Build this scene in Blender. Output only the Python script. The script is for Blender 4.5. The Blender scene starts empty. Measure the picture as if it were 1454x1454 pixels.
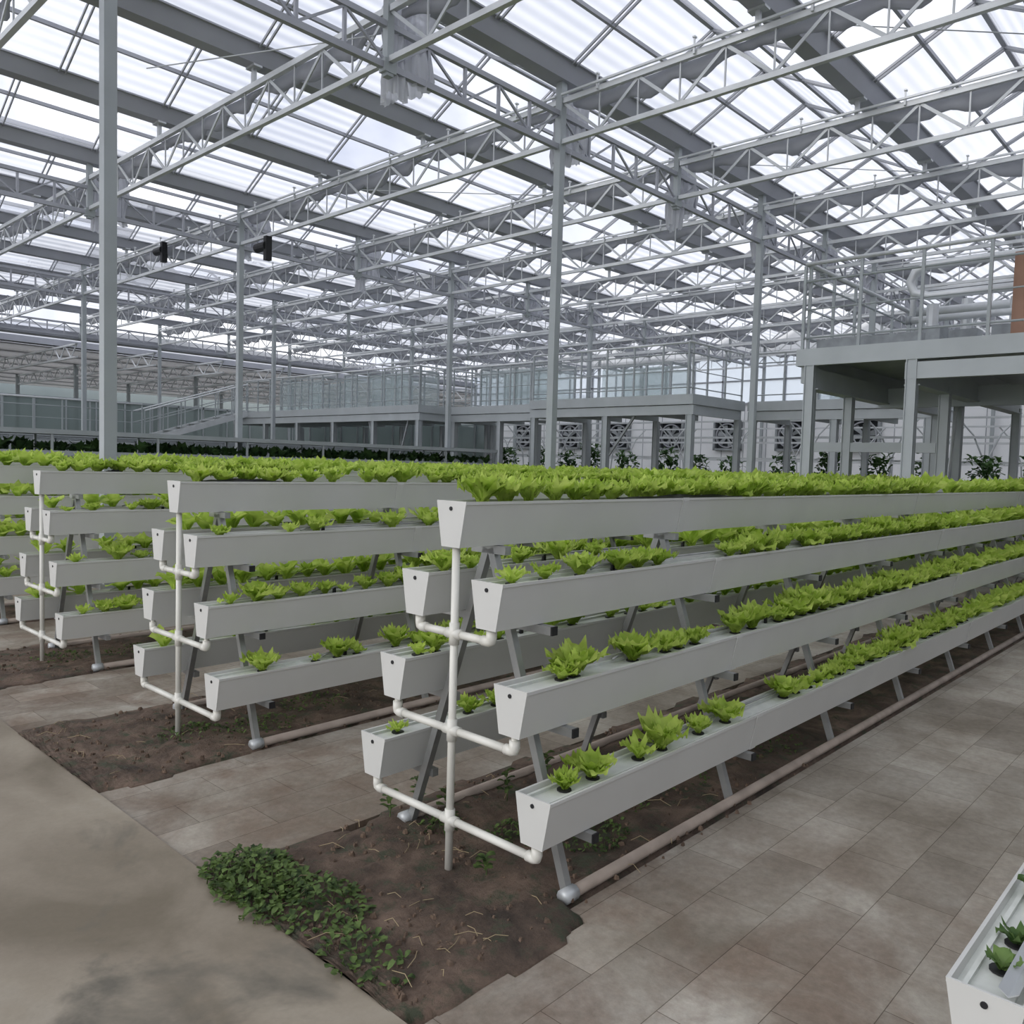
import bpy, math, random
import numpy as np
from mathutils import Matrix, Vector

random.seed(7)
S = bpy.context.scene
COL = S.collection
PI = math.pi
R = math.radians

# ------------------------------------------------------------------ camera
EYE = 1.7
YAW, PITCH, ROLL = R(42.898), R(-3.289), R(1.6355)
f_ = Vector((math.cos(YAW) * math.cos(PITCH), math.sin(YAW) * math.cos(PITCH), math.sin(PITCH)))
r0 = Vector((math.sin(YAW), -math.cos(YAW), 0))
u0 = r0.cross(f_)
r_ = r0 * math.cos(ROLL) + u0 * math.sin(ROLL)
u_ = u0 * math.cos(ROLL) - r0 * math.sin(ROLL)
cam = bpy.data.cameras.new('camera')
cam.sensor_width = 36
cam.lens = 1170.74 / 1454 * 36
cam.clip_start = 0.05
cam.clip_end = 400
co = bpy.data.objects.new('camera', cam)
COL.objects.link(co)
M4 = Matrix(((r_.x, u_.x, -f_.x, 0), (r_.y, u_.y, -f_.y, 0), (r_.z, u_.z, -f_.z, EYE), (0, 0, 0, 1)))
co.matrix_world = M4
S.camera = co

# ------------------------------------------------------------------ sky, sun, exposure
S.view_settings.view_transform = 'Standard'
S.view_settings.look = 'None'
S.view_settings.exposure = 0.10
S.view_settings.gamma = 1.0
S.view_settings.use_curve_mapping = False
S.cycles.max_bounces = 7
S.cycles.diffuse_bounces = 4
S.cycles.glossy_bounces = 3
S.cycles.transmission_bounces = 6
S.cycles.transparent_max_bounces = 14
S.cycles.use_denoising = True
SKY_STRENGTH = 1.3
SUN_STRENGTH = 1.1

w = bpy.data.worlds.new('sky')
S.world = w
w.use_nodes = True
nt = w.node_tree
nt.nodes.clear()
o = nt.nodes.new('ShaderNodeOutputWorld')
bg = nt.nodes.new('ShaderNodeBackground')
bg.inputs[1].default_value = SKY_STRENGTH
tc = nt.nodes.new('ShaderNodeTexCoord')
ns = nt.nodes.new('ShaderNodeTexNoise')
ns.inputs['Scale'].default_value = 2.6
ns.inputs['Detail'].default_value = 6
ns.inputs['Roughness'].default_value = 0.55
ns.inputs['Distortion'].default_value = 0.4
cr = nt.nodes.new('ShaderNodeValToRGB')
cr.color_ramp.elements[0].position = 0.36
cr.color_ramp.elements[0].color = (0.50, 0.54, 0.66, 1)
cr.color_ramp.elements[1].position = 0.60
cr.color_ramp.elements[1].color = (1.12, 1.13, 1.16, 1)
nt.links.new(tc.outputs['Generated'], ns.inputs['Vector'])
nt.links.new(ns.outputs['Fac'], cr.inputs[0])
nt.links.new(cr.outputs[0], bg.inputs[0])
nt.links.new(bg.outputs[0], o.inputs[0])

sl = bpy.data.lights.new('sun', 'SUN')
sl.energy = SUN_STRENGTH
sl.angle = R(45)
sl.color = (1.0, 0.96, 0.9)
so = bpy.data.objects.new('sun', sl)
COL.objects.link(so)
so.location = (0, 0, 20)
so.rotation_euler = Vector((-0.85, 0.25, 0.52)).to_track_quat('Z', 'Y').to_euler()


# ------------------------------------------------------------------ materials
def nodes_of(name):
    m = bpy.data.materials.new(name)
    m.use_nodes = True
    n = m.node_tree
    b = n.nodes['Principled BSDF']
    return m, n, b


def simple(name, col, rough=0.6, metal=0.0, var=0.12, scale=6.0, bump=0.0, spec=0.3):
    m, n, b = nodes_of(name)
    tc = n.nodes.new('ShaderNodeTexCoord')
    ns = n.nodes.new('ShaderNodeTexNoise')
    ns.inputs['Scale'].default_value = scale
    ns.inputs['Detail'].default_value = 4
    cr = n.nodes.new('ShaderNodeValToRGB')
    cr.color_ramp.elements[0].position = 0.3
    cr.color_ramp.elements[1].position = 0.7
    cr.color_ramp.elements[0].color = tuple(c * (1 - var) for c in col) + (1,)
    cr.color_ramp.elements[1].color = tuple(min(1, c * (1 + var)) for c in col) + (1,)
    n.links.new(tc.outputs['Object'], ns.inputs['Vector'])
    n.links.new(ns.outputs['Fac'], cr.inputs[0])
    n.links.new(cr.outputs[0], b.inputs['Base Color'])
    b.inputs['Roughness'].default_value = rough
    b.inputs['Metallic'].default_value = metal
    b.inputs['Specular IOR Level'].default_value = spec
    if bump:
        bp = n.nodes.new('ShaderNodeBump')
        bp.inputs['Strength'].default_value = bump
        bp.inputs['Distance'].default_value = 0.02
        n.links.new(ns.outputs['Fac'], bp.inputs['Height'])
        n.links.new(bp.outputs[0], b.inputs['Normal'])
    return m


def leafy(name, dark, light, trans=0.45, scale=9.0):
    m, n, b = nodes_of(name)
    out = n.nodes['Material Output']
    geo = n.nodes.new('ShaderNodeNewGeometry')
    ns = n.nodes.new('ShaderNodeTexNoise')
    ns.inputs['Scale'].default_value = scale
    n.links.new(geo.outputs['Position'], ns.inputs['Vector'])
    cr = n.nodes.new('ShaderNodeValToRGB')
    cr.color_ramp.elements[0].position = 0.35
    cr.color_ramp.elements[1].position = 0.65
    cr.color_ramp.elements[0].color = dark + (1,)
    cr.color_ramp.elements[1].color = light + (1,)
    n.links.new(ns.outputs['Fac'], cr.inputs[0])
    n.links.new(cr.outputs[0], b.inputs['Base Color'])
    b.inputs['Roughness'].default_value = 0.5
    b.inputs['Specular IOR Level'].default_value = 0.25
    t = n.nodes.new('ShaderNodeBsdfTranslucent')
    n.links.new(cr.outputs[0], t.inputs['Color'])
    mx = n.nodes.new('ShaderNodeMixShader')
    mx.inputs[0].default_value = trans
    n.links.new(b.outputs[0], mx.inputs[1])
    n.links.new(t.outputs[0], mx.inputs[2])
    n.links.new(mx.outputs[0], out.inputs['Surface'])
    return m


def sheet(name, col, transparency, trans=0.6, rough=0.5):
    """thin translucent film: part see-through, part scattering"""
    m, n, b = nodes_of(name)
    out = n.nodes['Material Output']
    d = n.nodes.new('ShaderNodeBsdfDiffuse')
    d.inputs[0].default_value = col + (1,)
    t = n.nodes.new('ShaderNodeBsdfTranslucent')
    t.inputs[0].default_value = col + (1,)
    mx = n.nodes.new('ShaderNodeMixShader')
    mx.inputs[0].default_value = trans
    tr = n.nodes.new('ShaderNodeBsdfTransparent')
    tr.inputs[0].default_value = tuple(0.6 + 0.4 * c for c in col) + (1,)
    m2 = n.nodes.new('ShaderNodeMixShader')
    m2.inputs[0].default_value = transparency
    n.links.new(d.outputs[0], mx.inputs[1])
    n.links.new(t.outputs[0], mx.inputs[2])
    n.links.new(mx.outputs[0], m2.inputs[1])
    n.links.new(tr.outputs[0], m2.inputs[2])
    n.links.new(m2.outputs[0], out.inputs['Surface'])
    return m


def roof_material():
    m, n, b = nodes_of('corrugated_polycarbonate')
    out = n.nodes['Material Output']
    geo = n.nodes.new('ShaderNodeNewGeometry')
    sep = n.nodes.new('ShaderNodeSeparateXYZ')
    n.links.new(geo.outputs['Position'], sep.inputs[0])

    def math_(op, a, bval=None):
        k = n.nodes.new('ShaderNodeMath')
        k.operation = op
        if isinstance(a, float):
            k.inputs[0].default_value = a
        else:
            n.links.new(a, k.inputs[0])
        if bval is not None:
            if isinstance(bval, float):
                k.inputs[1].default_value = bval
            else:
                n.links.new(bval, k.inputs[1])
        return k.outputs[0]
    # per sheet variation (each sheet is 1.655 m by half a slope)
    cx = math_('FLOOR', math_('DIVIDE', math_('SUBTRACT', sep.outputs[0], 3.2), 3.31))
    cy = math_('FLOOR', math_('DIVIDE', math_('SUBTRACT', sep.outputs[1], 8.35), 1.6))
    cmb = n.nodes.new('ShaderNodeCombineXYZ')
    n.links.new(cx, cmb.inputs[0])
    n.links.new(cy, cmb.inputs[1])
    wn = n.nodes.new('ShaderNodeTexWhiteNoise')
    wn.noise_dimensions = '3D'
    n.links.new(cmb.outputs[0], wn.inputs[0])
    # ribs that run along the sheet
    ribs = math_('SINE', math_('MULTIPLY', sep.outputs[1], 2 * PI / 0.17))
    ribs = math_('ADD', math_('MULTIPLY', ribs, 0.5), 0.5)
    ns = n.nodes.new('ShaderNodeTexNoise')
    ns.inputs['Scale'].default_value = 0.45
    n.links.new(geo.outputs['Position'], ns.inputs['Vector'])
    blot = n.nodes.new('ShaderNodeMapRange')
    blot.inputs[1].default_value = 0.4
    blot.inputs[2].default_value = 0.6
    n.links.new(ns.outputs['Fac'], blot.inputs[0])
    clear = math_('GREATER_THAN', wn.outputs['Value'], 0.72)
    notclear = math_('SUBTRACT', 1.0, clear)
    ribamt = math_('MULTIPLY', math_('MULTIPLY', ribs, notclear), 0.18)
    fac = math_('ADD', ribamt, 0.16)            # see-through share
    fac = math_('ADD', fac, math_('MULTIPLY', clear, 0.58))
    fac = math_('ADD', fac, math_('MULTIPLY', blot.outputs[0], 0.10))
    d = n.nodes.new('ShaderNodeBsdfDiffuse')
    d.inputs[0].default_value = (0.88, 0.90, 0.92, 1)
    t = n.nodes.new('ShaderNodeBsdfTranslucent')
    ribc = mixc(n, math_('MULTIPLY', ribs, notclear), (0.83, 0.84, 0.865), (0.60, 0.62, 0.66))
    n.links.new(ribc, t.inputs[0])
    mx = n.nodes.new('ShaderNodeMixShader')
    mx.inputs[0].default_value = 0.95
    n.links.new(d.outputs[0], mx.inputs[1])
    n.links.new(t.outputs[0], mx.inputs[2])
    tr = n.nodes.new('ShaderNodeBsdfTransparent')
    tr.inputs[0].default_value = (0.92, 0.93, 0.96, 1)
    m2 = n.nodes.new('ShaderNodeMixShader')
    n.links.new(fac, m2.inputs[0])
    n.links.new(mx.outputs[0], m2.inputs[1])
    n.links.new(tr.outputs[0], m2.inputs[2])
    n.links.new(m2.outputs[0], out.inputs['Surface'])
    return m


def ramp(n, src, stops):
    cr = n.nodes.new('ShaderNodeValToRGB')
    e = cr.color_ramp.elements
    while len(e) < len(stops):
        e.new(0.5)
    for k, (p, c) in enumerate(stops):
        e[k].position = p
        e[k].color = tuple(c) + (1,)
    n.links.new(src, cr.inputs[0])
    return cr.outputs[0]


def mixc(n, fac, a, b, mode='MIX'):
    k = n.nodes.new('ShaderNodeMix')
    k.data_type = 'RGBA'
    k.blend_type = mode
    for sock, v in ((k.inputs[0], fac), (k.inputs[6], a), (k.inputs[7], b)):
        if isinstance(v, float):
            sock.default_value = v
        elif isinstance(v, tuple):
            sock.default_value = v + (1,)
        else:
            n.links.new(v, sock)
    return k.outputs[2]


def noise(n, vec, scale, detail=4, rough=0.5, dist=0.0):
    ns = n.nodes.new('ShaderNodeTexNoise')
    ns.inputs['Scale'].default_value = scale
    ns.inputs['Detail'].default_value = detail
    ns.inputs['Roughness'].default_value = rough
    ns.inputs['Distortion'].default_value = dist
    n.links.new(vec, ns.inputs['Vector'])
    return ns.outputs['Fac']


def tile_material(name, xoff, yoff, dirt_end=True):
    m, n, b = nodes_of(name)
    geo = n.nodes.new('ShaderNodeNewGeometry')
    mp = n.nodes.new('ShaderNodeMapping')
    mp.inputs['Location'].default_value = (xoff, yoff, 0)
    n.links.new(geo.outputs['Position'], mp.inputs['Vector'])
    br = n.nodes.new('ShaderNodeTexBrick')
    br.inputs['Scale'].default_value = 1
    br.inputs['Brick Width'].default_value = 0.5215
    br.inputs['Row Height'].default_value = 0.2565
    br.inputs['Mortar Size'].default_value = 0.0018
    br.inputs['Mortar Smooth'].default_value = 0.4
    br.inputs['Bias'].default_value = 0
    br.inputs['Color1'].default_value = (0.78, 0.77, 0.76, 1)
    br.inputs['Color2'].default_value = (1.08, 1.08, 1.08, 1)
    br.inputs['Mortar'].default_value = (0.36, 0.33, 0.30, 1)
    n.links.new(mp.outputs[0], br.inputs['Vector'])
    big = noise(n, geo.outputs['Position'], 1.1, 5, 0.6, 0.3)
    base = ramp(n, big, [(0.34, (0.215, 0.184, 0.145)), (0.5, (0.335, 0.30, 0.25)), (0.66, (0.46, 0.43, 0.375))])
    # reddish dried mud towards the rack ends
    sep = n.nodes.new('ShaderNodeSeparateXYZ')
    n.links.new(geo.outputs['Position'], sep.inputs[0])
    mr = n.nodes.new('ShaderNodeMapRange')
    mr.inputs[1].default_value = 4.4
    mr.inputs[2].default_value = 2.6
    n.links.new(sep.outputs[0], mr.inputs[0])
    mud = noise(n, geo.outputs['Position'], 2.4, 6, 0.65, 0.5)
    mudr = n.nodes.new('ShaderNodeMapRange')
    mudr.inputs[1].default_value = 0.38
    mudr.inputs[2].default_value = 0.62
    n.links.new(mud, mudr.inputs[0])
    mult = n.nodes.new('ShaderNodeMath')
    mult.operation = 'MULTIPLY'
    n.links.new(mr.outputs[0], mult.inputs[0])
    n.links.new(mudr.outputs[0], mult.inputs[1])
    m2 = n.nodes.new('ShaderNodeMath')
    m2.operation = 'MULTIPLY'
    m2.inputs[1].default_value = 0.75
    n.links.new(mult.outputs[0], m2.inputs[0])
    c = mixc(n, m2.outputs[0], base, (0.185, 0.132, 0.098))
    fine = noise(n, geo.outputs['Position'], 26, 6, 0.7)
    c = mixc(n, 1.0, c, ramp(n, fine, [(0.3, (0.82, 0.82, 0.82)), (0.7, (1.12, 1.12, 1.12))]), 'MULTIPLY')
    c = mixc(n, 1.0, c, br.outputs['Color'], 'MULTIPLY')
    n.links.new(c, b.inputs['Base Color'])
    b.inputs['Roughness'].default_value = 0.75
    b.inputs['Specular IOR Level'].default_value = 0.25
    bp = n.nodes.new('ShaderNodeBump')
    bp.inputs['Strength'].default_value = 0.35
    bp.inputs['Distance'].default_value = 0.01
    n.links.new(fine, bp.inputs['Height'])
    n.links.new(bp.outputs[0], b.inputs['Normal'])
    return m


def path_material():
    m, n, b = nodes_of('smooth_concrete_path')
    geo = n.nodes.new('ShaderNodeNewGeometry')
    mp = n.nodes.new('ShaderNodeMapping')
    mp.inputs['Scale'].default_value = (1.0, 0.55, 1)
    n.links.new(geo.outputs['Position'], mp.inputs['Vector'])
    a = noise(n, mp.outputs[0], 2.1, 5, 0.5, 0.6)
    base = ramp(n, a, [(0.33, (0.17, 0.142, 0.103)), (0.48, (0.245, 0.208, 0.160)), (0.62, (0.30, 0.26, 0.203)), (0.74, (0.345, 0.31, 0.255))])
    st = noise(n, geo.outputs['Position'], 1.3, 6, 0.6, 0.8)
    mask = n.nodes.new('ShaderNodeMapRange')
    mask.inputs[1].default_value = 0.57
    mask.inputs[2].default_value = 0.68
    n.links.new(st, mask.inputs[0])
    c = mixc(n, mask.outputs[0], base, (0.135, 0.122, 0.098))
    fine = noise(n, geo.outputs['Position'], 45, 5, 0.7)
    c = mixc(n, 1.0, c, ramp(n, fine, [(0.3, (0.93, 0.93, 0.93)), (0.7, (1.04, 1.04, 1.04))]), 'MULTIPLY')
    n.links.new(c, b.inputs['Base Color'])
    b.inputs['Roughness'].default_value = 0.6
    b.inputs['Specular IOR Level'].default_value = 0.3
    return m


def soil_material():
    m, n, b = nodes_of('damp_brown_soil')
    geo = n.nodes.new('ShaderNodeNewGeometry')
    a = noise(n, geo.outputs['Position'], 3.0, 8, 0.7, 0.4)
    base = ramp(n, a, [(0.35, (0.055, 0.040, 0.030)), (0.5, (0.140, 0.096, 0.070)), (0.66, (0.25, 0.175, 0.13))])
    gr = noise(n, geo.outputs['Position'], 9.0, 6, 0.7, 0.3)
    mask = n.nodes.new('ShaderNodeMapRange')
    mask.inputs[1].default_value = 0.52
    mask.inputs[2].default_value = 0.64
    n.links.new(gr, mask.inputs[0])
    c = mixc(n, mask.outputs[0], base, (0.075, 0.085, 0.05))
    n.links.new(c, b.inputs['Base Color'])
    b.inputs['Roughness'].default_value = 0.9
    f = noise(n, geo.outputs['Position'], 40, 8, 0.75)
    bp = n.nodes.new('ShaderNodeBump')
    bp.inputs['Strength'].default_value = 0.9
    bp.inputs['Distance'].default_value = 0.03
    n.links.new(f, bp.inputs['Height'])
    n.links.new(bp.outputs[0], b.inputs['Normal'])
    return m


M = {}
M['steel'] = simple('galvanised_steel', (0.52, 0.54, 0.55), 0.42, 0.35, 0.10, 3.0, 0, 0.5)
M['post'] = simple('grey_painted_post', (0.38, 0.41, 0.42), 0.5, 0.1, 0.08, 2.0, 0, 0.4)
M['gutter'] = simple('gutter_steel', (0.40, 0.41, 0.45), 0.5, 0.15, 0.08, 1.0, 0, 0.4)
M['bar'] = simple('aluminium_bar', (0.38, 0.39, 0.42), 0.45, 0.2, 0.05, 3.0)
M['chord'] = simple('bright_galvanised_chord', (0.66, 0.68, 0.69), 0.4, 0.3, 0.08, 3.0, 0, 0.5)
M['deck'] = simple('grey_deck_steel', (0.44, 0.47, 0.48), 0.5, 0.15, 0.06, 2.0)
M['trough'] = simple('white_plastic_trough', (0.60, 0.60, 0.575), 0.4, 0, 0.03, 3.0, 0, 0.45)
M['lid'] = simple('white_foam_lid', (0.60, 0.62, 0.58), 0.7, 0, 0.08, 14.0)
M['pvc'] = simple('cream_white_pvc_pipe', (0.72, 0.71, 0.65), 0.32, 0, 0.03, 5.0, 0, 0.5)
M['rackleg'] = simple('rack_square_tube', (0.34, 0.345, 0.34), 0.4, 0.5, 0.15, 8.0, 0, 0.5)
M['rail'] = simple('muddy_rail_tube', (0.33, 0.275, 0.235), 0.6, 0.1, 0.22, 6.0)
M['black'] = simple('black_plastic', (0.02, 0.02, 0.022), 0.5, 0, 0.1)
M['wet'] = simple('wet_substrate', (0.05, 0.045, 0.035), 0.5, 0, 0.4, 30)
M['lettuce'] = leafy('lettuce_leaf', (0.38, 0.54, 0.07), (0.68, 0.82, 0.20), 0.52)
M['lettuce_dark'] = leafy('young_plant_leaf', (0.07, 0.14, 0.04), (0.20, 0.30, 0.09), 0.3)
M['weed'] = leafy('weed_leaf', (0.030, 0.055, 0.018), (0.16, 0.24, 0.07), 0.3, 22)
M['shrub'] = leafy('dark_shrub_leaf', (0.035, 0.085, 0.03), (0.10, 0.19, 0.06), 0.25, 3)
M['straw'] = simple('dry_straw', (0.34, 0.27, 0.16), 0.8)
M['clod'] = simple('soil_clod', (0.13, 0.09, 0.065), 0.95, 0, 0.4, 20, 0.8)
M['cloth'] = sheet('grey_shade_cloth', (0.50, 0.51, 0.54), 0.15, 0.5)
M['screen'] = sheet('thin_darkening_sheet', (0.55, 0.54, 0.52), 0.40, 0.6)
M['film'] = sheet('folded_film', (0.80, 0.81, 0.85), 0.14, 0.55)
M['glass'] = sheet('greenish_glass_panel', (0.74, 0.80, 0.80), 0.74, 0.6)
M['darkglass'] = sheet('dusty_green_partition', (0.36, 0.42, 0.41), 0.45, 0.5)
M['wallwhite'] = simple('white_insulated_wall', (0.90, 0.91, 0.92), 0.6, 0, 0.03, 0.6)
M['window'] = sheet('frosted_wall_window', (0.85, 0.9, 0.95), 0.45, 0.85)
M['cabinet'] = simple('orange_brown_cabinet', (0.34, 0.20, 0.14), 0.55, 0, 0.08, 3)
M['equip'] = simple('grey_equipment', (0.30, 0.32, 0.33), 0.5, 0.1, 0.15, 6)
M['dark'] = simple('dark_recess', (0.035, 0.04, 0.045), 0.6)
M['roof'] = roof_material()
M['path'] = path_material()
M['tile'] = tile_material('cement_tiles_right', -2.69 + 0.5215 * 20, -0.822 + 0.2565 * 20)
M['tile2'] = tile_material('cement_tiles_left', -1.78 + 0.5215 * 20, -0.755 + 0.2565 * 20)
M['soil'] = soil_material()
M['outfloor'] = simple('far_ground', (0.20, 0.20, 0.17), 0.9, 0, 0.3, 0.5)


# ------------------------------------------------------------------ mesh helpers
class MB:
    def __init__(s):
        s.v, s.f = [], []

    def add(s, vs, fs):
        k = len(s.v)
        s.v += [tuple(p) for p in vs]
        s.f += [tuple(i + k for i in q) for q in fs]
        return s

    def box(s, x0, x1, y0, y1, z0, z1):
        v = [(x0, y0, z0), (x1, y0, z0), (x1, y1, z0), (x0, y1, z0), (x0, y0, z1), (x1, y0, z1), (x1, y1, z1), (x0, y1, z1)]
        return s.add(v, [(0, 3, 2, 1), (4, 5, 6, 7), (0, 1, 5, 4), (1, 2, 6, 5), (2, 3, 7, 6), (3, 0, 4, 7)])

    def bar(s, a, b, wd, ht=None, up=(0, 0, 1)):
        ht = ht or wd
        a, b = Vector(a), Vector(b)
        d = (b - a).normalized()
        up = Vector(up)
        if abs(d.dot(up)) > 0.98:
            up = Vector((1, 0, 0))
        x = d.cross(up).normalized()
        y = x.cross(d).normalized()
        v = []
        for p in (a, b):
            for sx, sy in ((-1, -1), (1, -1), (1, 1), (-1, 1)):
                v.append(p + x * sx * wd / 2 + y * sy * ht / 2)
        return s.add(v, [(0, 1, 2, 3), (7, 6, 5, 4), (0, 4, 5, 1), (1, 5, 6, 2), (2, 6, 7, 3), (3, 7, 4, 0)])

    def tube(s, pts, r, n=10, caps=True):
        pts = [Vector(p) for p in pts]
        rings = []
        prev = None
        for i, p in enumerate(pts):
            if i == 0:
                d = pts[1] - p
            elif i == len(pts) - 1:
                d = p - pts[i - 1]
            else:
                d = (pts[i + 1] - p).normalized() + (p - pts[i - 1]).normalized()
            d.normalize()
            if prev is None:
                up = Vector((0, 0, 1)) if abs(d.z) < 0.9 else Vector((1, 0, 0))
                x = d.cross(up).normalized()
            else:
                x = (prev - d * prev.dot(d)).normalized()
            prev = x
            y = d.cross(x).normalized()
            rr = r[i] if isinstance(r, (list, tuple)) else r
            rings.append([p + (x * math.cos(2 * PI * k / n) + y * math.sin(2 * PI * k / n)) * rr for k in range(n)])
        v = [q for g in rings for q in g]
        f = []
        for i in range(len(pts) - 1):
            for k in range(n):
                f.append((i * n + k, i * n + (k + 1) % n, (i + 1) * n + (k + 1) % n, (i + 1) * n + k))
        if caps:
            f.append(tuple(range(n))[::-1])
            f.append(tuple((len(pts) - 1) * n + k for k in range(n)))
        return s.add(v, f)

    def prism(s, prof, x0, x1, closed=True):
        """profile of (y, z) pairs extruded along X"""
        n = len(prof)
        v = [(x0, y, z) for y, z in prof] + [(x1, y, z) for y, z in prof]
        f = [(k, (k + 1) % n, n + (k + 1) % n, n + k) for k in range(n if closed else n - 1)]
        if closed:
            f += [tuple(range(n))[::-1], tuple(range(n, 2 * n))]
        return s.add(v, f)

    def mesh(s, name, mat, smooth=False):
        me = bpy.data.meshes.new(name)
        me.from_pydata(s.v, [], s.f)
        me.materials.append(mat)
        if smooth:
            me.polygons.foreach_set('use_smooth', [True] * len(me.polygons))
        me.update()
        return me

    def build(s, name, mat, parent=None, smooth=False, loc=(0, 0, 0)):
        return link(name, s.mesh(name, mat, smooth), parent, loc)


def link(name, me, parent=None, loc=(0, 0, 0), rz=0, sc=None):
    ob = bpy.data.objects.new(name, me)
    COL.objects.link(ob)
    ob.location = loc
    if rz:
        ob.rotation_euler = (0, 0, rz)
    if sc:
        ob.scale = sc
    if parent:
        ob.parent = parent
    return ob


def tag(ob, label, cat, group=None, kind=None):
    ob['label'] = label
    ob['category'] = cat
    if group:
        ob['group'] = group
    if kind:
        ob['kind'] = kind
    return ob


def thing(name, label, cat, loc=(0, 0, 0), group=None, rz=0):
    return tag(link(name, None, None, loc, rz), label, cat, group)


def struct(ob):
    ob['kind'] = 'structure'
    return ob


ORD = ['first', 'second', 'third', 'fourth', 'fifth', 'sixth', 'seventh', 'eighth', 'ninth', 'tenth', 'eleventh', 'twelfth',
       'thirteenth', 'fourteenth', 'fifteenth', 'sixteenth', 'seventeenth', 'eighteenth', 'nineteenth', 'twentieth']
TENS = {2: 'twenty', 3: 'thirty', 4: 'forty', 5: 'fifty', 6: 'sixty', 7: 'seventy', 8: 'eighty', 9: 'ninety'}


def ordn(k):
    """1 -> first"""
    if k <= 20:
        return ORD[k - 1]
    t, u = divmod(k, 10)
    if t >= 10:
        return 'hundred-and-' + ordn(k - 100) if k > 100 else 'hundredth'
    return TENS[t][:-1] + 'ieth' if u == 0 else TENS[t] + '-' + ORD[u - 1]


# ------------------------------------------------------------------ grid of the greenhouse
CX, CY = 9.823, 8.347
SA, SB = 6.627, 9.6
TS = SA / 2                     # truss spacing
GUT = SB / 3                    # gutter spacing
XEND = CX + 4 * SA              # end wall
YEND = CY + 3 * SB              # left boundary line
Z_GUT, Z_RIDGE = 7.50, 8.45
RX0 = 2.26                      # rack ends
RY0, RP = 2.43, 2.38            # first rack centre line and pitch

def rack_y(k):
    return {-1: -0.035, 0: RY0}.get(k, RY0 + RP * k - 0.035)


def rack_x(k):
    return {-1: 2.19, 0: RX0}.get(k, 2.205)


# ------------------------------------------------------------------ floor
SOIL_HALF = 0.60


def wob(x, y):
    return (math.sin(3.3 * x + 1.7 * y) + math.sin(7.1 * x - 2.3 * y + 1.0) + 0.7 * math.sin(13.7 * x + 4.1 * y) + 0.5 * math.sin(23.0 * x + 9.0)) / 3.2


def soil_strip(y0, y1, x0, x1, edge):
    """bumpy soil bed; its borders crumble irregularly over the paving near the rack end"""
    y0, y1 = y0 - 0.16, y1 + 0.16
    nx, ny = 210, int((y1 - y0) / 0.035)
    v, f = [], []
    for i in range(nx + 1):
        t = (i / nx) ** 2.2
        x = x0 + (x1 - x0) * t
        lo = (y0 + 0.16 + 0.09 * wob(x, y0)) if x < 2.42 else edge + 0.012 * wob(3 * x, y0)
        hi = y1 - 0.16 + 0.07 * wob(x + 9, y1)
        for j in range(ny + 1):
            y = y0 + (y1 - y0) * j / ny
            d = min(y - lo, hi - y)
            if d < 0:
                z = -0.03 + max(-0.05, d)
            else:
                e = min(1.0, d / 0.12)
                z = 0.004 + e * (random.uniform(0.0, 0.012) + 0.012 + 0.010 * wob(2 * x, 3 * y) + 0.008 * wob(5 * y, 4 * x))
            v.append((x, y, z))
    for i in range(nx):
        for j in range(ny):
            a = i * (ny + 1) + j
            f.append((a, a + ny + 1, a + ny + 2, a + 1))
    mb = MB()
    mb.add(v, f)
    return mb


g = MB().box(-14, 70, -14, 95, -0.40, -0.06).build('floor', M['outfloor'])
struct(g)
struct(MB().box(-6, 1.565, -6, 37, -0.06, 0.012).build('floor.001', M['path']))
k0 = -1
aisles = []
for k in range(-1, 8):
    lo = RY0 + RP * (k - 1) + SOIL_HALF + (0.12 if k <= 0 else 0.05)
    hi = RY0 + RP * k - SOIL_HALF + (0.0 if k == 0 else 0.02)
    if k == 0:
        lo, hi = 0.46, 1.80
    aisles.append((lo, hi))
for q, (lo, hi) in enumerate(aisles):
    fm_ = MB()
    fm_.box(1.565, 2.42, lo, hi, -0.06, 0.0)
    fm_.box(2.42, 36, lo, rack_y(q - 1) - 0.53, -0.06, 0.0)
    struct(fm_.build('floor.%03d' % (q + 2), M['tile' if q <= 1 else 'tile2']))
yy = aisles[-1][1]
struct(MB().box(1.565, 36, yy, 37, -0.06, -0.004).build('floor.020', M['outfloor']))
for q in range(len(aisles) - 1):
    lo, hi = aisles[q][1], aisles[q + 1][0]
    s_ = soil_strip(lo - 0.02, hi + 0.02, 1.56, 18.5, rack_y(q - 1) - 0.515).build('floor.%03d' % (q + 30), M['soil'], smooth=True)
    struct(s_)

# ------------------------------------------------------------------ posts of the greenhouse
pm = MB().box(-0.06, 0.06, -0.06, 0.06, 0, Z_GUT).mesh('steel_post', M['post'])
bm_ = MB().box(-0.14, 0.14, -0.14, 0.14, 0, 0.02)
for sx in (-0.1, 0.1):
    for sy in (-0.1, 0.1):
        bm_.tube([(sx, sy, 0.02), (sx, sy, 0.06)], 0.012, 6)
bm_ = bm_.mesh('base_plate', M['steel'])
LINE = ['nearest', 'second', 'third', 'fourth']
for j in range(4):
    for i in range(-1, 5):
        if i == -1 and j > 0:
            continue
        t = tag(link('steel_post', pm, None, (CX + SA * i, CY + SB * j, 0)),
                '%s grey steel roof post from the left in the %s row of posts' % (ordn(i + 2 if j == 0 else i + 1).replace('first', 'leftmost'), LINE[j]) if j or i > -1 else
                'tall thick-looking grey roof post at left, nearest of all the posts', 'post', 'grey posts carrying the greenhouse roof')
        link('base_plate', bm_, t, (0, 0, 0))

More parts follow.
